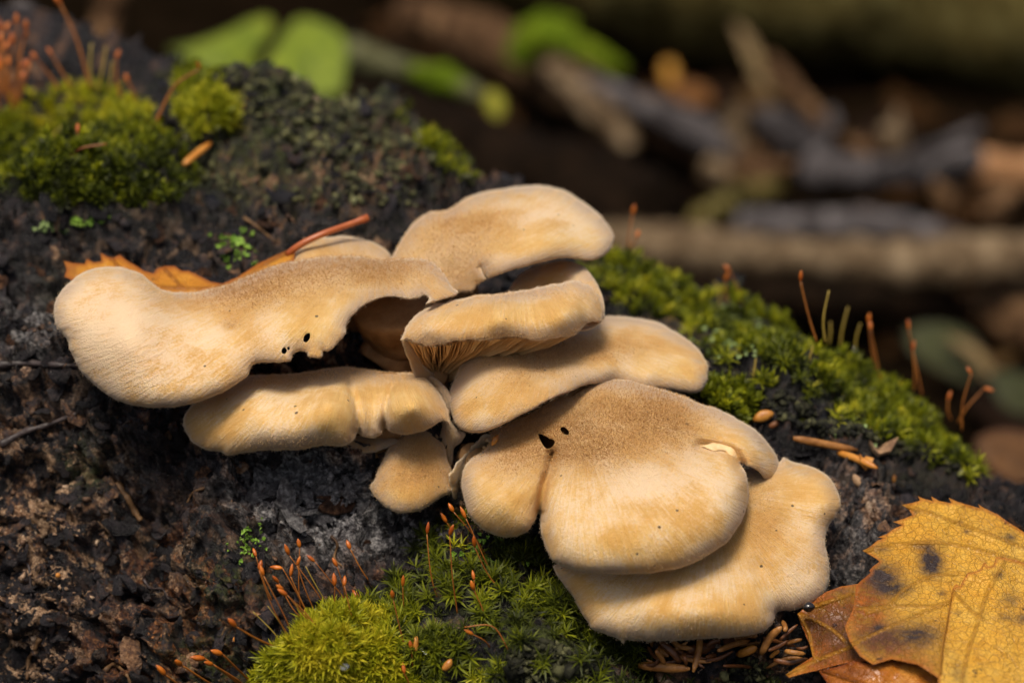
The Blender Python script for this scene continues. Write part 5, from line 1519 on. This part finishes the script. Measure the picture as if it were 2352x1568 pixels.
# ------------------------------------------------------------------ needles and other small litter
MAT_NEEDLE = [simple('needle_tan', (0.17, 0.062, 0.012), (0.40, 0.18, 0.045), 5.0, 0.4, 0.4, 0.3), simple('needle_brown', (0.05, 0.018, 0.006), (0.18, 0.062, 0.016), 5.0, 0.4, 0.4, 0.3), simple('needle_orange', (0.42, 0.14, 0.015), (0.60, 0.27, 0.05), 2.5, 0.4, 0.4, 0.3)]
NG = 'dry conifer needles'


def needle(label, a, b, up=0.12, w=0.085, mat=0, group=NG, dep=None):
    da = (log_depth(*a) - up) if dep is None else dep[0]
    db = (log_depth(*b) - up) if dep is None else dep[1]
    p0, p1 = P(a[0], a[1], da), P(b[0], b[1], db)
    mid = (p0 + p1) / 2 + rng.normal(0, 0.04, 3)
    path = spline(np.array([p0, mid, p1]), 9)
    V, F = tube(path, w * np.array([0.55, 0.92, 1.0, 1.0, 1.0, 1.0, 0.95, 0.8, 0.3]), 8)
    c = path[np.repeat(np.arange(9), 8)]
    off = V - c
    V = c + off - np.outer(off @ VIEW, VIEW) * 0.45           # flattened section
    o = link('conifer_needle', mesh_from('conifer_needle', V, F, MAT_NEEDLE[mat]))
    return tag(o, label, 'needle', group)


def cx(x, y): return (1347.5 + x * 0.26042, 1347.5 + y * 0.26042)   # crop of the needle heap
LNEED = 'dry brown conifer needle in the heap under the lowest cap'
for (a, b, w, mt) in [((570, 485), (720, 610), 0.10, 0), ((650, 480), (825, 665), 0.10, 1), ((745, 475), (930, 540), 0.075, 0), ((1000, 440), (940, 750), 0.095, 0), ((460, 690), (910, 720), 0.13, 0), ((540, 520), (640, 640), 0.05, 1), ((1330, 595), (1500, 530), 0.12, 2), ((1540, 590), (1720, 350), 0.11, 0), ((1160, 560), (1440, 470), 0.08, 0), ((1300, 470), (1500, 430), 0.10, 0),
                      ((1750, 565), (1930, 590), 0.08, 0), ((1650, 640), (1950, 630), 0.08, 1), ((1600, 560), (1780, 470), 0.06, 1), ((1730, 300), (1740, 390), 0.07, 0), ((1760, 500), (1900, 460), 0.06, 0), ((1700, 470), (1860, 330), 0.05, 1), ((610, 560), (690, 680), 0.07, 0), ((840, 590), (880, 690), 0.06, 1), ((1060, 520), (1180, 470), 0.06, 1), ((1850, 540), (1960, 520), 0.05, 1), ((1620, 620), (1700, 560), 0.06, 2), ((520, 690), (640, 620), 0.06, 1)]:
    needle(LNEED, cx(*a), cx(*b), 0.36 + random.uniform(0, 0.2), w * 0.72, mt)
for k in range(14):
    x0 = random.uniform(480, 1980); y0 = random.uniform(430, 720); an = random.uniform(-0.9, 0.9); L = random.uniform(220, 420)
    needle(LNEED, cx(x0, y0), cx(x0 + L * math.cos(an), y0 + L * math.sin(an) * 0.6), 0.22 + random.uniform(0, 0.14), random.uniform(0.03, 0.05), random.choice((1, 1, 1, 0)))
needle('dark forked twig stub lying across the needle heap', cx(890, 555), cx(1340, 440), 0.30, 0.12, 1)
needle('long glossy brown needle on the bark below the ridge moss', (1822, 1006), (1970, 1034), 0.42, 0.085, 0)
needle('thick orange needle stuck in the edge of the golden hummock', (422, 378), (485, 328), 0.35, 0.085, 2)
needle('yellow needle fragment below the long glossy one', (1925, 1040), (2015, 1075), 0.35, 0.08, 2)


def bit(name, label, category, px, py, size, mat, stretch=(1, 1, 1), up=0.05, group=None, dep=None, seed=0, sub=2):
    import bmesh
    bm = bmesh.new(); bmesh.ops.create_icosphere(bm, subdivisions=sub, radius=1.0)
    r = np.random.default_rng(seed)
    V = np.array([v.co[:] for v in bm.verts]); F = [[v.index for v in f.verts] for f in bm.faces]; bm.free()
    V = V * (1 + 0.12 * np.sin(V[:, [1, 2, 0]] * 3 + r.random(3) * 6)) * np.array(stretch) * size
    a = r.random() * 6
    R_ = np.array([[math.cos(a), -math.sin(a), 0], [math.sin(a), math.cos(a), 0], [0, 0, 1]])
    Vw = (V @ R_.T)
    base = np.stack([RT, UP, -VIEW])
    d_ = (log_depth(px, py) - up) if dep is None else dep
    ob = link(name, mesh_from(name, Vw @ base + P(px, py, d_), F, mat))
    return tag(ob, label, category, group)


MAT_SEED = simple('orange_seed', (0.30, 0.09, 0.010), (0.60, 0.28, 0.05), 7.0, 0.35, 0.5, 0.2)
MAT_BLACK = simple('glossy_black', (0.008, 0.007, 0.007), (0.02, 0.016, 0.014), 3.0, 0.12, 0.7, 0.05)
MAT_DISC = simple('orange_disc', (0.38, 0.14, 0.02), (0.50, 0.20, 0.035), 3.0, 0.5, 0.3, 0.1)
MAT_TANCHIP = simple('tan_chip', (0.20, 0.11, 0.06), (0.42, 0.27, 0.15), 3.0, 0.6, 0.3, 0.4)
bit('seed_husk', 'shiny orange seed husk on bark between the ridge moss and largest cap', 'seed', 1753, 955, 0.22, MAT_SEED, (1.0, 0.5, 0.3), 0.12, seed=3)
bit('seed_husk', 'small brown husk fragment touching the orange seed husk', 'seed', 1778, 975, 0.13, MAT_NEEDLE[1], (1.0, 0.5, 0.3), 0.06, seed=4)
for (px, py, s_, sd_, tx, nm, ct, mt) in [(2012, 1045, 0.30, 3, 'crinkled tan leaf scrap at the foot of the ridge moss', 'dead_leaf_scrap', 'leaf scrap', MAT_TANCHIP), (1985, 1068, 0.24, 5, 'yellow-orange leaf scrap beside the crinkled tan one', 'dead_leaf_scrap', 'leaf scrap', MAT_SEED)]:
    V, F = scale_plate(sd_)
    n_ = UP * 0.8 - VIEW * 0.7 + RT * 0.3; n_ /= np.linalg.norm(n_)
    a_, b_ = frames(n_[None], np.random.default_rng(sd_))
    V = V * np.array([1, 1, 2.2]) * s_
    h = log_hit(px, py)
    tag(link(nm, mesh_from(nm, V[:, :1] * a_ + V[:, 1:2] * b_ + V[:, 2:] * n_ + h[0] + n_ * 0.06, F.tolist(), mt, False)), tx, ct)
bit('wood_chip', 'orange-tan wood chip alone on the bare right-hand bark', 'wood chip', 1970, 1105, 0.14, MAT_TANCHIP, (1.2, 0.6, 0.4), 0.06, seed=6)
bit('wood_chip', 'tiny bright yellow chip on the bare right-hand bark', 'wood chip', 2052, 1100, 0.08, MAT_SEED, (1.2, 0.7, 0.5), 0.05, seed=7)
bead = bit('black_bead', 'glossy black round bead where the rusty leaf meets the lowest cap', 'bead', 1857, 1393, 0.105, MAT_BLACK, (0.9, 1.15, 1.0), dep=-1.25, seed=8, sub=3)
bit('moss_debris', 'orange translucent husk caught on the olive moss', 'husk', 955, 1478, 0.10, MAT_SEED, (1.6, 0.5, 0.5), 0.3, seed=9)
bit('moss_debris', 'orange husk beside a droplet low in the lime cushion', 'husk', 1028, 1527, 0.10, MAT_SEED, (1.4, 0.7, 0.6), 0.3, seed=10)
bit('pale_chip', 'white chip lying in the lime moss cushion', 'chip', 790, 1531, 0.085, simple('white_chip', (0.5, 0.5, 0.45), (0.7, 0.7, 0.66), 3.0, 0.5, 0.3, 0.2), (1.2, 0.9, 0.6), 0.45, seed=11)
bit('orange_grain', 'orange grain stuck at the upper edge of the side lobe', 'grain', 1137, 1010, 0.10, MAT_SEED, (1.2, 0.6, 0.6), dep=0.05, seed=12)
for k, (px, py, s) in enumerate([(133, 1321, 0.05), (290, 1511, 0.065), (541, 1469, 0.062), (554, 1468, 0.068)]):
    h = log_hit(px, py)
    nr = h[2] if h[2] @ VIEW < 0 else -h[2]
    nr = nr * 0.3 - VIEW + 0.3 * UP; nr /= np.linalg.norm(nr)
    V, F = tube(np.array([h[0] - nr * 0.1, h[0] + nr * 0.02, h[0] + nr * 0.06, h[0] + nr * 0.085]), [s * 0.5, s * 0.7, s, s * 0.92], 12)
    tag(link('cup_fungus', mesh_from('cup_fungus', V, F, MAT_DISC)), 'minute orange disc fungus on bare dark bark', 'fungus', 'minute orange disc fungi')
# water droplets
MAT_DROP = Nodes('water_drop'); MAT_DROP = MAT_DROP.out((1, 1, 1), 0.02, None, 0.5, Transmission_Weight=1.0, IOR=1.33)
for k, (px, py, s, up) in enumerate([(218, 188, 0.07, 0.25), (1963, 800, 0.055, 0.25), (1703, 702, 0.05, 0.25), (1917, 1435, 0.045, None), (968, 1490, 0.04, 0.4), (977, 1498, 0.03, 0.4)]):
    bit('water_droplet', 'clear water droplet', 'droplet', px, py, s, MAT_DROP, (1, 1, 1), up if up else 0.0, 'water droplets', None if up else -1.25, 20 + k, 3)
drops = [o for o in COL.objects if o.name.startswith('water_droplet')]
for o, tx in zip(drops, ['clear droplet at the foot of the stalks on the golden hummock', 'clear droplet on a bare stalk of the ridge moss', 'clear droplet on the ridge moss near the pale scales', 'clear droplet on the wet rust-brown leaf', 'larger droplet on a stalk in the olive moss', 'smaller droplet low in the olive moss']):
    o['label'] = tx

# ------------------------------------------------------------------ what lies behind: dead wood, leaves, a green plant
def wood_mat(name, a, b, c, rough=0.7):
    return simple(name, a, b, 0.9, rough, 0.02, 0.6, 0.002, 5, c)


W_TAN = wood_mat('weathered_tan_wood', (0.03, 0.019, 0.010), (0.12, 0.082, 0.047), (0.28, 0.21, 0.13))
W_GREY = wood_mat('weathered_grey_wood', (0.022, 0.019, 0.019), (0.072, 0.064, 0.064), (0.17, 0.155, 0.155))
W_BROWN = wood_mat('damp_brown_wood', (0.018, 0.009, 0.005), (0.085, 0.047, 0.024), (0.27, 0.16, 0.08))
W_OLIVE = wood_mat('algae_olive_wood', (0.035, 0.026, 0.008), (0.10, 0.077, 0.024), (0.20, 0.175, 0.065))
W_DARK = wood_mat('rotten_dark_wood', (0.003, 0.002, 0.0012), (0.008, 0.005, 0.003), (0.02, 0.011, 0.006))
W_MOSSY = wood_mat('moss_covered_wood', (0.03, 0.045, 0.006), (0.085, 0.13, 0.006), (0.16, 0.20, 0.015))
W_PALE = wood_mat('pale_lichen_wood', (0.03, 0.028, 0.013), (0.085, 0.085, 0.042), (0.17, 0.17, 0.09))


def far(dep):
    return dep * 1.5 if dep > 35 else dep


def grown(dep):
    return (D0 + far(dep)) / (D0 + dep)


def branch(label, pts, radii, mat, name='dead_branch', group='dead branches behind the log', twigs=(), rough=0.16, seg=14):
    pt = np.array([P(p[0], p[1], far(p[2])) for p in pts])
    radii = [r_ * grown(pts[0][2]) for r_ in radii]
    n = max(10, len(pts) * 7)
    path = spline(pt, n)
    rad = np.interp(np.linspace(0, 1, n), np.linspace(0, 1, len(radii)), radii)
    r = np.random.default_rng(int(abs(pts[0][0] * 7 + pts[0][1])))
    rad = rad * (1 + 0.10 * np.sin(np.linspace(0, 9, n) + r.random() * 6))
    V, F = tube(path, rad, seg, True, rough, int(pts[0][0]) + 3)
    root = empty(name, path[0], label, 'branch', group)
    link('stem', mesh_from('stem', V, F, mat), root)
    for tw in twigs:
        tp = spline(np.array([P(p[0], p[1], far(p[2])) for p in tw[0]]), 10)
        V, F = tube(tp, np.linspace(tw[1], tw[1] * 0.6, 10) * grown(tw[0][0][2]), 8, True, 0.1, 5)
        link('twig', mesh_from('twig', V, F, mat), root)
    return root


branch('thick olive-brown log crossing behind everything else', [(1050, -175, 78), (1500, -110, 77), (1950, -60, 76), (2450, 0, 75)], [4.6, 4.8, 5.0, 5.2], W_OLIVE, 'background_log', 'background logs', seg=22, rough=0.10)
branch('very dark rotten log sloping down behind the topmost cap', [(780, 190, 62), (1000, 330, 58), (1250, 450, 55), (1500, 540, 52)], [2.2, 2.3, 2.4, 2.2], W_DARK, 'background_log', 'background logs', seg=18)
branch('long brown broken branch slanting down to the bark heap', [(930, 30, 76), (1060, 72, 73), (1180, 130, 70), (1290, 190, 68), (1400, 245, 66), (1520, 290, 64), (1640, 345, 62), (1740, 400, 60)], [1.0, 1.2, 1.3, 1.3, 1.3, 1.2, 1.1, 0.9], W_BROWN)
branch('tan barkless piece lying along the brown slanting branch', [(1270, 160, 65.5), (1320, 200, 64.5), (1370, 250, 63.5), (1420, 300, 63), (1450, 345, 62.5)], [0.5, 0.75, 0.8, 0.65, 0.4], W_TAN)
branch('blue-grey stick lying on the brown slanting branch', [(1350, 195, 64), (1450, 235, 63), (1540, 270, 62), (1620, 310, 61), (1700, 355, 60)], [0.45, 0.6, 0.7, 0.7, 0.6], W_GREY)
branch('pale mossy branch with a yellow leaf at its tip', [(790, 120, 44), (860, 145, 44), (940, 165, 43), (1030, 190, 42), (1110, 225, 41)], [0.6, 0.6, 0.5, 0.45, 0.3], W_PALE)
branch('vivid moss sleeve wrapped round the pale mossy branch', [(950, 165, 42.6), (1010, 183, 42), (1080, 210, 41.4)], [0.3, 0.55, 0.4], W_MOSSY)
branch('mossy fork standing above the slanting branch', [(1185, 150, 66), (1215, 100, 66), (1260, 62, 66), (1320, 70, 66)], [0.7, 0.8, 0.75, 0.4], W_MOSSY, twigs=[([(1225, 85, 65.5), (1300, 100, 65.5), (1370, 130, 65), (1430, 168, 65)], 0.7)])
branch('grey stick at the right end of the bark heap', [(1850, 402, 57), (1960, 398, 56), (2080, 395, 55), (2180, 380, 54), (2240, 362, 53)], [0.6, 0.7, 0.7, 0.75, 0.5], W_GREY, twigs=[([(2080, 380, 54.5), (2140, 345, 54), (2200, 318, 53.5), (2250, 292, 53)], 0.38)])
branch('orange-tan broken stick end beyond the grey stick', [(2238, 392, 56), (2320, 400, 55.5), (2450, 412, 55)], [0.85, 0.95, 0.95], wood_mat('orange_tan_wood', (0.11, 0.055, 0.025), (0.27, 0.14, 0.065), (0.42, 0.24, 0.13)))
branch('straight tan-grey stick level with the topmost cap', [(1360, 572, 50), (1480, 572, 49.5), (1620, 578, 49), (1760, 588, 48.5), (1950, 600, 48), (2150, 605, 47.5), (2420, 590, 47)], [0.85, 0.95, 0.95, 0.9, 0.85, 0.9, 0.9], W_TAN)
branch('smooth grey stick crossing behind the straight tan one', [(1700, 520, 55), (1840, 520, 54), (1980, 522, 53), (2130, 545, 52), (2260, 580, 51)], [0.6, 0.7, 0.75, 0.7, 0.5], W_GREY)
branch('stubby tan stick below the smooth grey one', [(2060, 625, 50), (2180, 610, 50), (2300, 600, 50), (2420, 575, 50)], [0.7, 0.9, 0.9, 0.8], W_TAN)
branch('dark stick running under the straight tan stick', [(1420, 640, 50), (1600, 660, 49), (1900, 690, 48), (2200, 690, 48)], [0.7, 0.8, 0.8, 0.7], W_DARK)
branch('faint brown upright twig behind the golden hummock', [(262, -30, 62), (248, 40, 62), (228, 100, 61), (215, 160, 60)], [0.55, 0.6, 0.6, 0.5], W_BROWN)
branch('short grey stub behind the dense orange stalks', [(40, 60, 26), (90, 105, 25), (150, 140, 24), (230, 165, 23)], [0.8, 0.8, 0.75, 0.6], W_GREY)
branch('thin brown twig hanging below the curled dead leaf', [(1770, 140, 66), (1810, 190, 65), (1860, 250, 64), (1900, 290, 63)], [0.35, 0.4, 0.4, 0.3], W_BROWN)
branch('moss-green twig left of the straight tan stick', [(1590, 520, 58), (1660, 480, 58), (1740, 440, 58), (1800, 420, 58)], [0.5, 0.6, 0.6, 0.4], W_OLIVE)
branch('reddish dark branch low in the gap behind the ridge', [(2050, 640, 52), (2200, 690, 50), (2330, 740, 48), (2450, 800, 46)], [0.8, 0.9, 1.0, 1.0], W_BROWN)


def chunk(label, px, py, dep, size, mat, seed, stretch=(1.0, 0.7, 0.6)):
    V, F = crumb(seed, 1.0)
    size = size * grown(dep); dep = far(dep)
    import bmesh
    bm = bmesh.new()
    vs_ = [bm.verts.new(v) for v in V * np.array(stretch) * size]
    for f in F: bm.faces.new([vs_[i] for i in f])
    bmesh.ops.subdivide_edges(bm, edges=bm.edges[:], cuts=2, use_grid_fill=True, smooth=0.25, fractal=0.6, seed=seed)
    bmesh.ops.triangulate(bm, faces=bm.faces[:])
    bm.verts.index_update()
    V = np.array([v.co[:] for v in bm.verts]); F = [[v.index for v in f.verts] for f in bm.faces]; bm.free()
    a = (seed * 1.7) % 6.28
    R_ = np.array([[math.cos(a), -math.sin(a), 0], [math.sin(a), math.cos(a), 0], [0, 0, 1]])
    ob = link('bark_chunk', mesh_from('bark_chunk', (V @ R_.T) @ np.stack([RT, UP, -VIEW]) + P(px, py, dep), F, mat, False))
    return tag(ob, label, 'bark chunk', 'bark heap behind the ridge')


for k, (px, py, dep, s, mt, tx) in enumerate([(1680, 320, 60, 1.7, W_TAN, 'brown-grey bark chunk where the slanting branch ends'), (1790, 300, 60, 1.9, W_GREY, 'largest pale grey bark chunk on the heap'), (1900, 275, 61, 0.9, W_GREY, 'upright grey splinter on top of the bark heap'), (1950, 330, 60, 1.5, W_BROWN, 'brown chunk beside the upright splinter'),
                                             (2060, 330, 59, 1.4, W_TAN, 'pinkish tan chunk next to the grey stick'), (1770, 400, 58, 1.5, W_BROWN, 'dark brown chunk at the foot of the heap'), (1640, 395, 60, 1.0, W_TAN, 'small tan chunk under the slanting branch'), (1880, 370, 58, 1.3, W_GREY, 'grey chunk in the middle of the heap'),
                                             (1700, 440, 57, 1.0, W_OLIVE, 'greenish chunk below the heap'), (2000, 440, 56, 1.0, W_BROWN, 'small brown chunk under the grey stick'), (2180, 450, 54, 1.2, W_BROWN, 'brown chunk below the orange-tan stick'), (2300, 480, 53, 1.2, W_BROWN, 'reddish chunk under the stick end'),
                                             (2000, 590, 51, 0.9, W_GREY, 'grey chunk between the level sticks'), (2330, 680, 49, 1.3, W_TAN, 'round brown chunk by the green sprout')]):
    chunk(tx, px, py, dep, s, mt, 300 + k, (1.15, 0.7, 0.6))

# --- leaves out of focus
MAT_GREEN = leaf_material('fresh_green_leaf', (0.07, 0.115, 0.003), (0.19, 0.26, 0.005), (0.34, 0.40, 0.02), (0.05, 0.09, 0.01), 0.2, False, 0.0)
MAT_DEADLEAF = leaf_material('dead_tan_leaf', (0.16, 0.10, 0.035), (0.27, 0.19, 0.07), (0.38, 0.29, 0.12), (0.08, 0.04, 0.015), 0.1, False, 0.3)
MAT_OLIVELEAF = leaf_material('olive_leaf', (0.015, 0.018, 0.003), (0.04, 0.045, 0.006), (0.075, 0.08, 0.014), (0.03, 0.02, 0.008), 0.1, False, 0.3)


def plain_leaf(parent, outline, dep, mat, name='leaf', tilt=(0, 0), veins=(), seed=0):
    o = np.array(outline, float); c = o.mean(0); dep = far(dep)
    dd = [(x, y, dep + (x - c[0]) / 100 * tilt[0] + (y - c[1]) / 100 * tilt[1]) for x, y in outline]
    ring = closed_spline(o, 12)
    me = leaf_blade(name, [tuple(p) for p in ring], dd[::max(1, len(dd) // 6)] + [(c[0], c[1], dep - 0.4)], mat, veins=veins, seed=seed, grid=0.12, thick=0.03, wrinkle=0.1)
    return link(name, me, parent)


pl = empty('green_plant', P(620, 250, 62), 'bright green broad-leaved plant behind the crusted shoulder', 'plant')
plain_leaf(pl, [(385, 112), (450, 98), (520, 72), (575, 44), (612, 36), (630, 52), (612, 92), (582, 138), (600, 200), (540, 215), (480, 175), (430, 138)], 42, MAT_GREEN, tilt=(0.5, -1.0), veins=[[(390, 112), (500, 125), (590, 190)]], seed=31)
plain_leaf(pl, [(588, 185), (612, 140), (645, 85), (682, 42), (730, 46), (780, 72), (800, 105), (796, 160), (780, 215), (690, 220), (620, 215)], 40, MAT_GREEN, tilt=(-0.3, -1.2), veins=[[(690, 45), (700, 120), (690, 215)]], seed=32)
for a, b in (((600, 200, 62.5), (640, 420, 66)), ((690, 215, 59.5), (660, 420, 66))):
    V, F = tube(spline(np.array([P(*a), (P(*a) + P(*b)) / 2 + UP * 0.5, P(*b) * np.array([1, 1, 0]) + np.array([0, 0, GROUND_Z - 0.5])]), 10), np.full(10, 0.14), 6)
    link('stem', mesh_from('stem', V, F, MAT_GREEN), pl)


def loose(label, outline, dep, mat, cat='leaf', tilt=(0, -1.0), seed=0):
    o = np.array(outline, float).mean(0)
    e = empty('dead_leaf' if mat is not MAT_OLIVELEAF else 'low_plant_leaf', P(o[0], o[1], far(dep)), label, cat, 'leaves scattered behind the log')
    plain_leaf(e, outline, dep, mat, 'blade', tilt, [[outline[0], tuple(o), outline[len(outline) // 2]]], seed)


loose('curled pale dead leaf hanging in front of the olive-brown log', [(1682, 52), (1712, 68), (1742, 108), (1758, 160), (1778, 222), (1748, 205), (1722, 160), (1700, 105)], 66, MAT_DEADLEAF, seed=41)
loose('orange leaf lodged above the blue-grey stick', [(1540, 195), (1580, 186), (1625, 200), (1640, 235), (1590, 245), (1550, 225)], 66, leaf_material('dim_orange_leaf', (0.13, 0.045, 0.004), (0.21, 0.08, 0.006), (0.30, 0.13, 0.012), (0.04, 0.015, 0.006), 0.1, False, 0.5), seed=42)
loose('small yellow-green leaf left of the lodged orange leaf', [(1520, 150), (1540, 138), (1555, 165), (1548, 205), (1530, 195)], 67, MAT_YELLOW, seed=43)
loose('round yellow-green leaf at the tip of the mossy branch', [(1110, 215), (1135, 205), (1158, 228), (1160, 262), (1140, 276), (1116, 252)], 40.5, leaf_material('yellow_green_leaf', (0.20, 0.20, 0.008), (0.32, 0.32, 0.012), (0.40, 0.40, 0.03), (0.05, 0.05, 0.01), 0.2, False, 0.0), seed=44)
loose('dull olive leaf on the ground behind the topmost cap', [(1420, 430), (1480, 400), (1560, 420), (1590, 480), (1520, 530), (1440, 500)], 60, MAT_OLIVELEAF, seed=45)
loose('green sprout leaf in the gap behind the ridge stalks', [(2080, 760), (2140, 740), (2220, 760), (2270, 830), (2240, 880), (2150, 850), (2100, 810)], 43, MAT_OLIVELEAF, seed=46)
loose('arched olive blade beside the green sprout', [(2170, 775), (2230, 785), (2275, 830), (2290, 880), (2262, 868), (2225, 820)], 42, MAT_DEADLEAF, seed=47)
loose('dark green leaf low at the end of the ridge', [(2270, 860), (2330, 850), (2400, 890), (2400, 950), (2310, 940)], 37, MAT_OLIVELEAF, seed=48)
loose('brown leaf lying where the log meets the floor', [(2240, 1010), (2310, 985), (2400, 1010), (2420, 1080), (2330, 1110), (2270, 1070)], 34, leaf_material('dim_brown_leaf', (0.07, 0.028, 0.006), (0.13, 0.055, 0.012), (0.20, 0.085, 0.02), (0.03, 0.012, 0.005), 0.1, False, 0.5), seed=49)

# dim brown leaf litter on the floor
LL = []
for s in range(5):
    r = np.random.default_rng(500 + s)
    k = 16
    t = np.linspace(0, 1, k)
    w = 0.36 * np.sin(np.pi * t ** 0.8) * (1 + 0.12 * r.normal(0, 1, k))
    cz = r.uniform(-0.5, 0.5); cz2 = r.uniform(0.1, 0.6)
    mid = np.c_[t - 0.5, np.zeros(k), cz * (t - 0.5) ** 2]
    L_ = mid + np.c_[np.zeros(k), w, cz2 * w ** 2 * 3 + 0.03 * r.normal(0, 1, k)]; R_ = mid - np.c_[np.zeros(k), w, -cz2 * w ** 2 * 3 + 0.03 * r.normal(0, 1, k)]
    V = np.vstack([L_, mid, R_]); V = np.vstack([V, V - [0, 0, 0.01]])
    F = []
    for q in (0, 3 * k):
        for i in range(k - 1):
            for a_ in (0, k):
                f = (q + a_ + i, q + a_ + i + 1, q + a_ + k + i + 1, q + a_ + k + i)
                F.append(f if q == 0 else f[::-1])
    LL.append((V, F))
MAT_LITTER = [simple('litter_brown', (0.015, 0.007, 0.003), (0.045, 0.022, 0.008), 0.6, 0.6, 0.02, 0.3), simple('litter_tan', (0.035, 0.02, 0.008), (0.085, 0.05, 0.02), 0.6, 0.6, 0.02, 0.3), simple('litter_dark', (0.006, 0.0035, 0.002), (0.015, 0.008, 0.0045), 0.6, 0.6, 0.02, 0.3)]
LM = [[mesh_from('blade', V, F, m_) for (V, F) in LL] for m_ in MAT_LITTER]
for k in range(95):
    for _ in range(20):
        px, py = random.uniform(850, 2400), random.uniform(-60, 1000)
        if py < 560 + 0.5 * (px - 1400) - 40: break
    g = on_plane(px, py)
    s = random.uniform(3.2, 6.0); c = random.choices((0, 1, 2), (4, 1, 5))[0]
    o = bpy.data.objects.new('litter_leaf', LM[c][random.randrange(5)])
    COL.objects.link(o)
    o.location = Vector((g[0] * CM, g[1] * CM, (ground_z(g[0], g[1]) + 0.25) * CM))
    o.scale = (s, s, s)
    o.rotation_euler = (random.gauss(0, 0.35), random.gauss(0, 0.35), random.uniform(0, 6.28))
    tag(o, ['mid-brown fallen leaf lying on the dark floor behind the log', 'paler tan fallen leaf lying on the dark floor behind the log', 'blackened rotting leaf lying on the dark floor behind the log'][c], 'leaf', ['brown leaf litter', 'tan leaf litter', 'blackened leaf litter'][c])
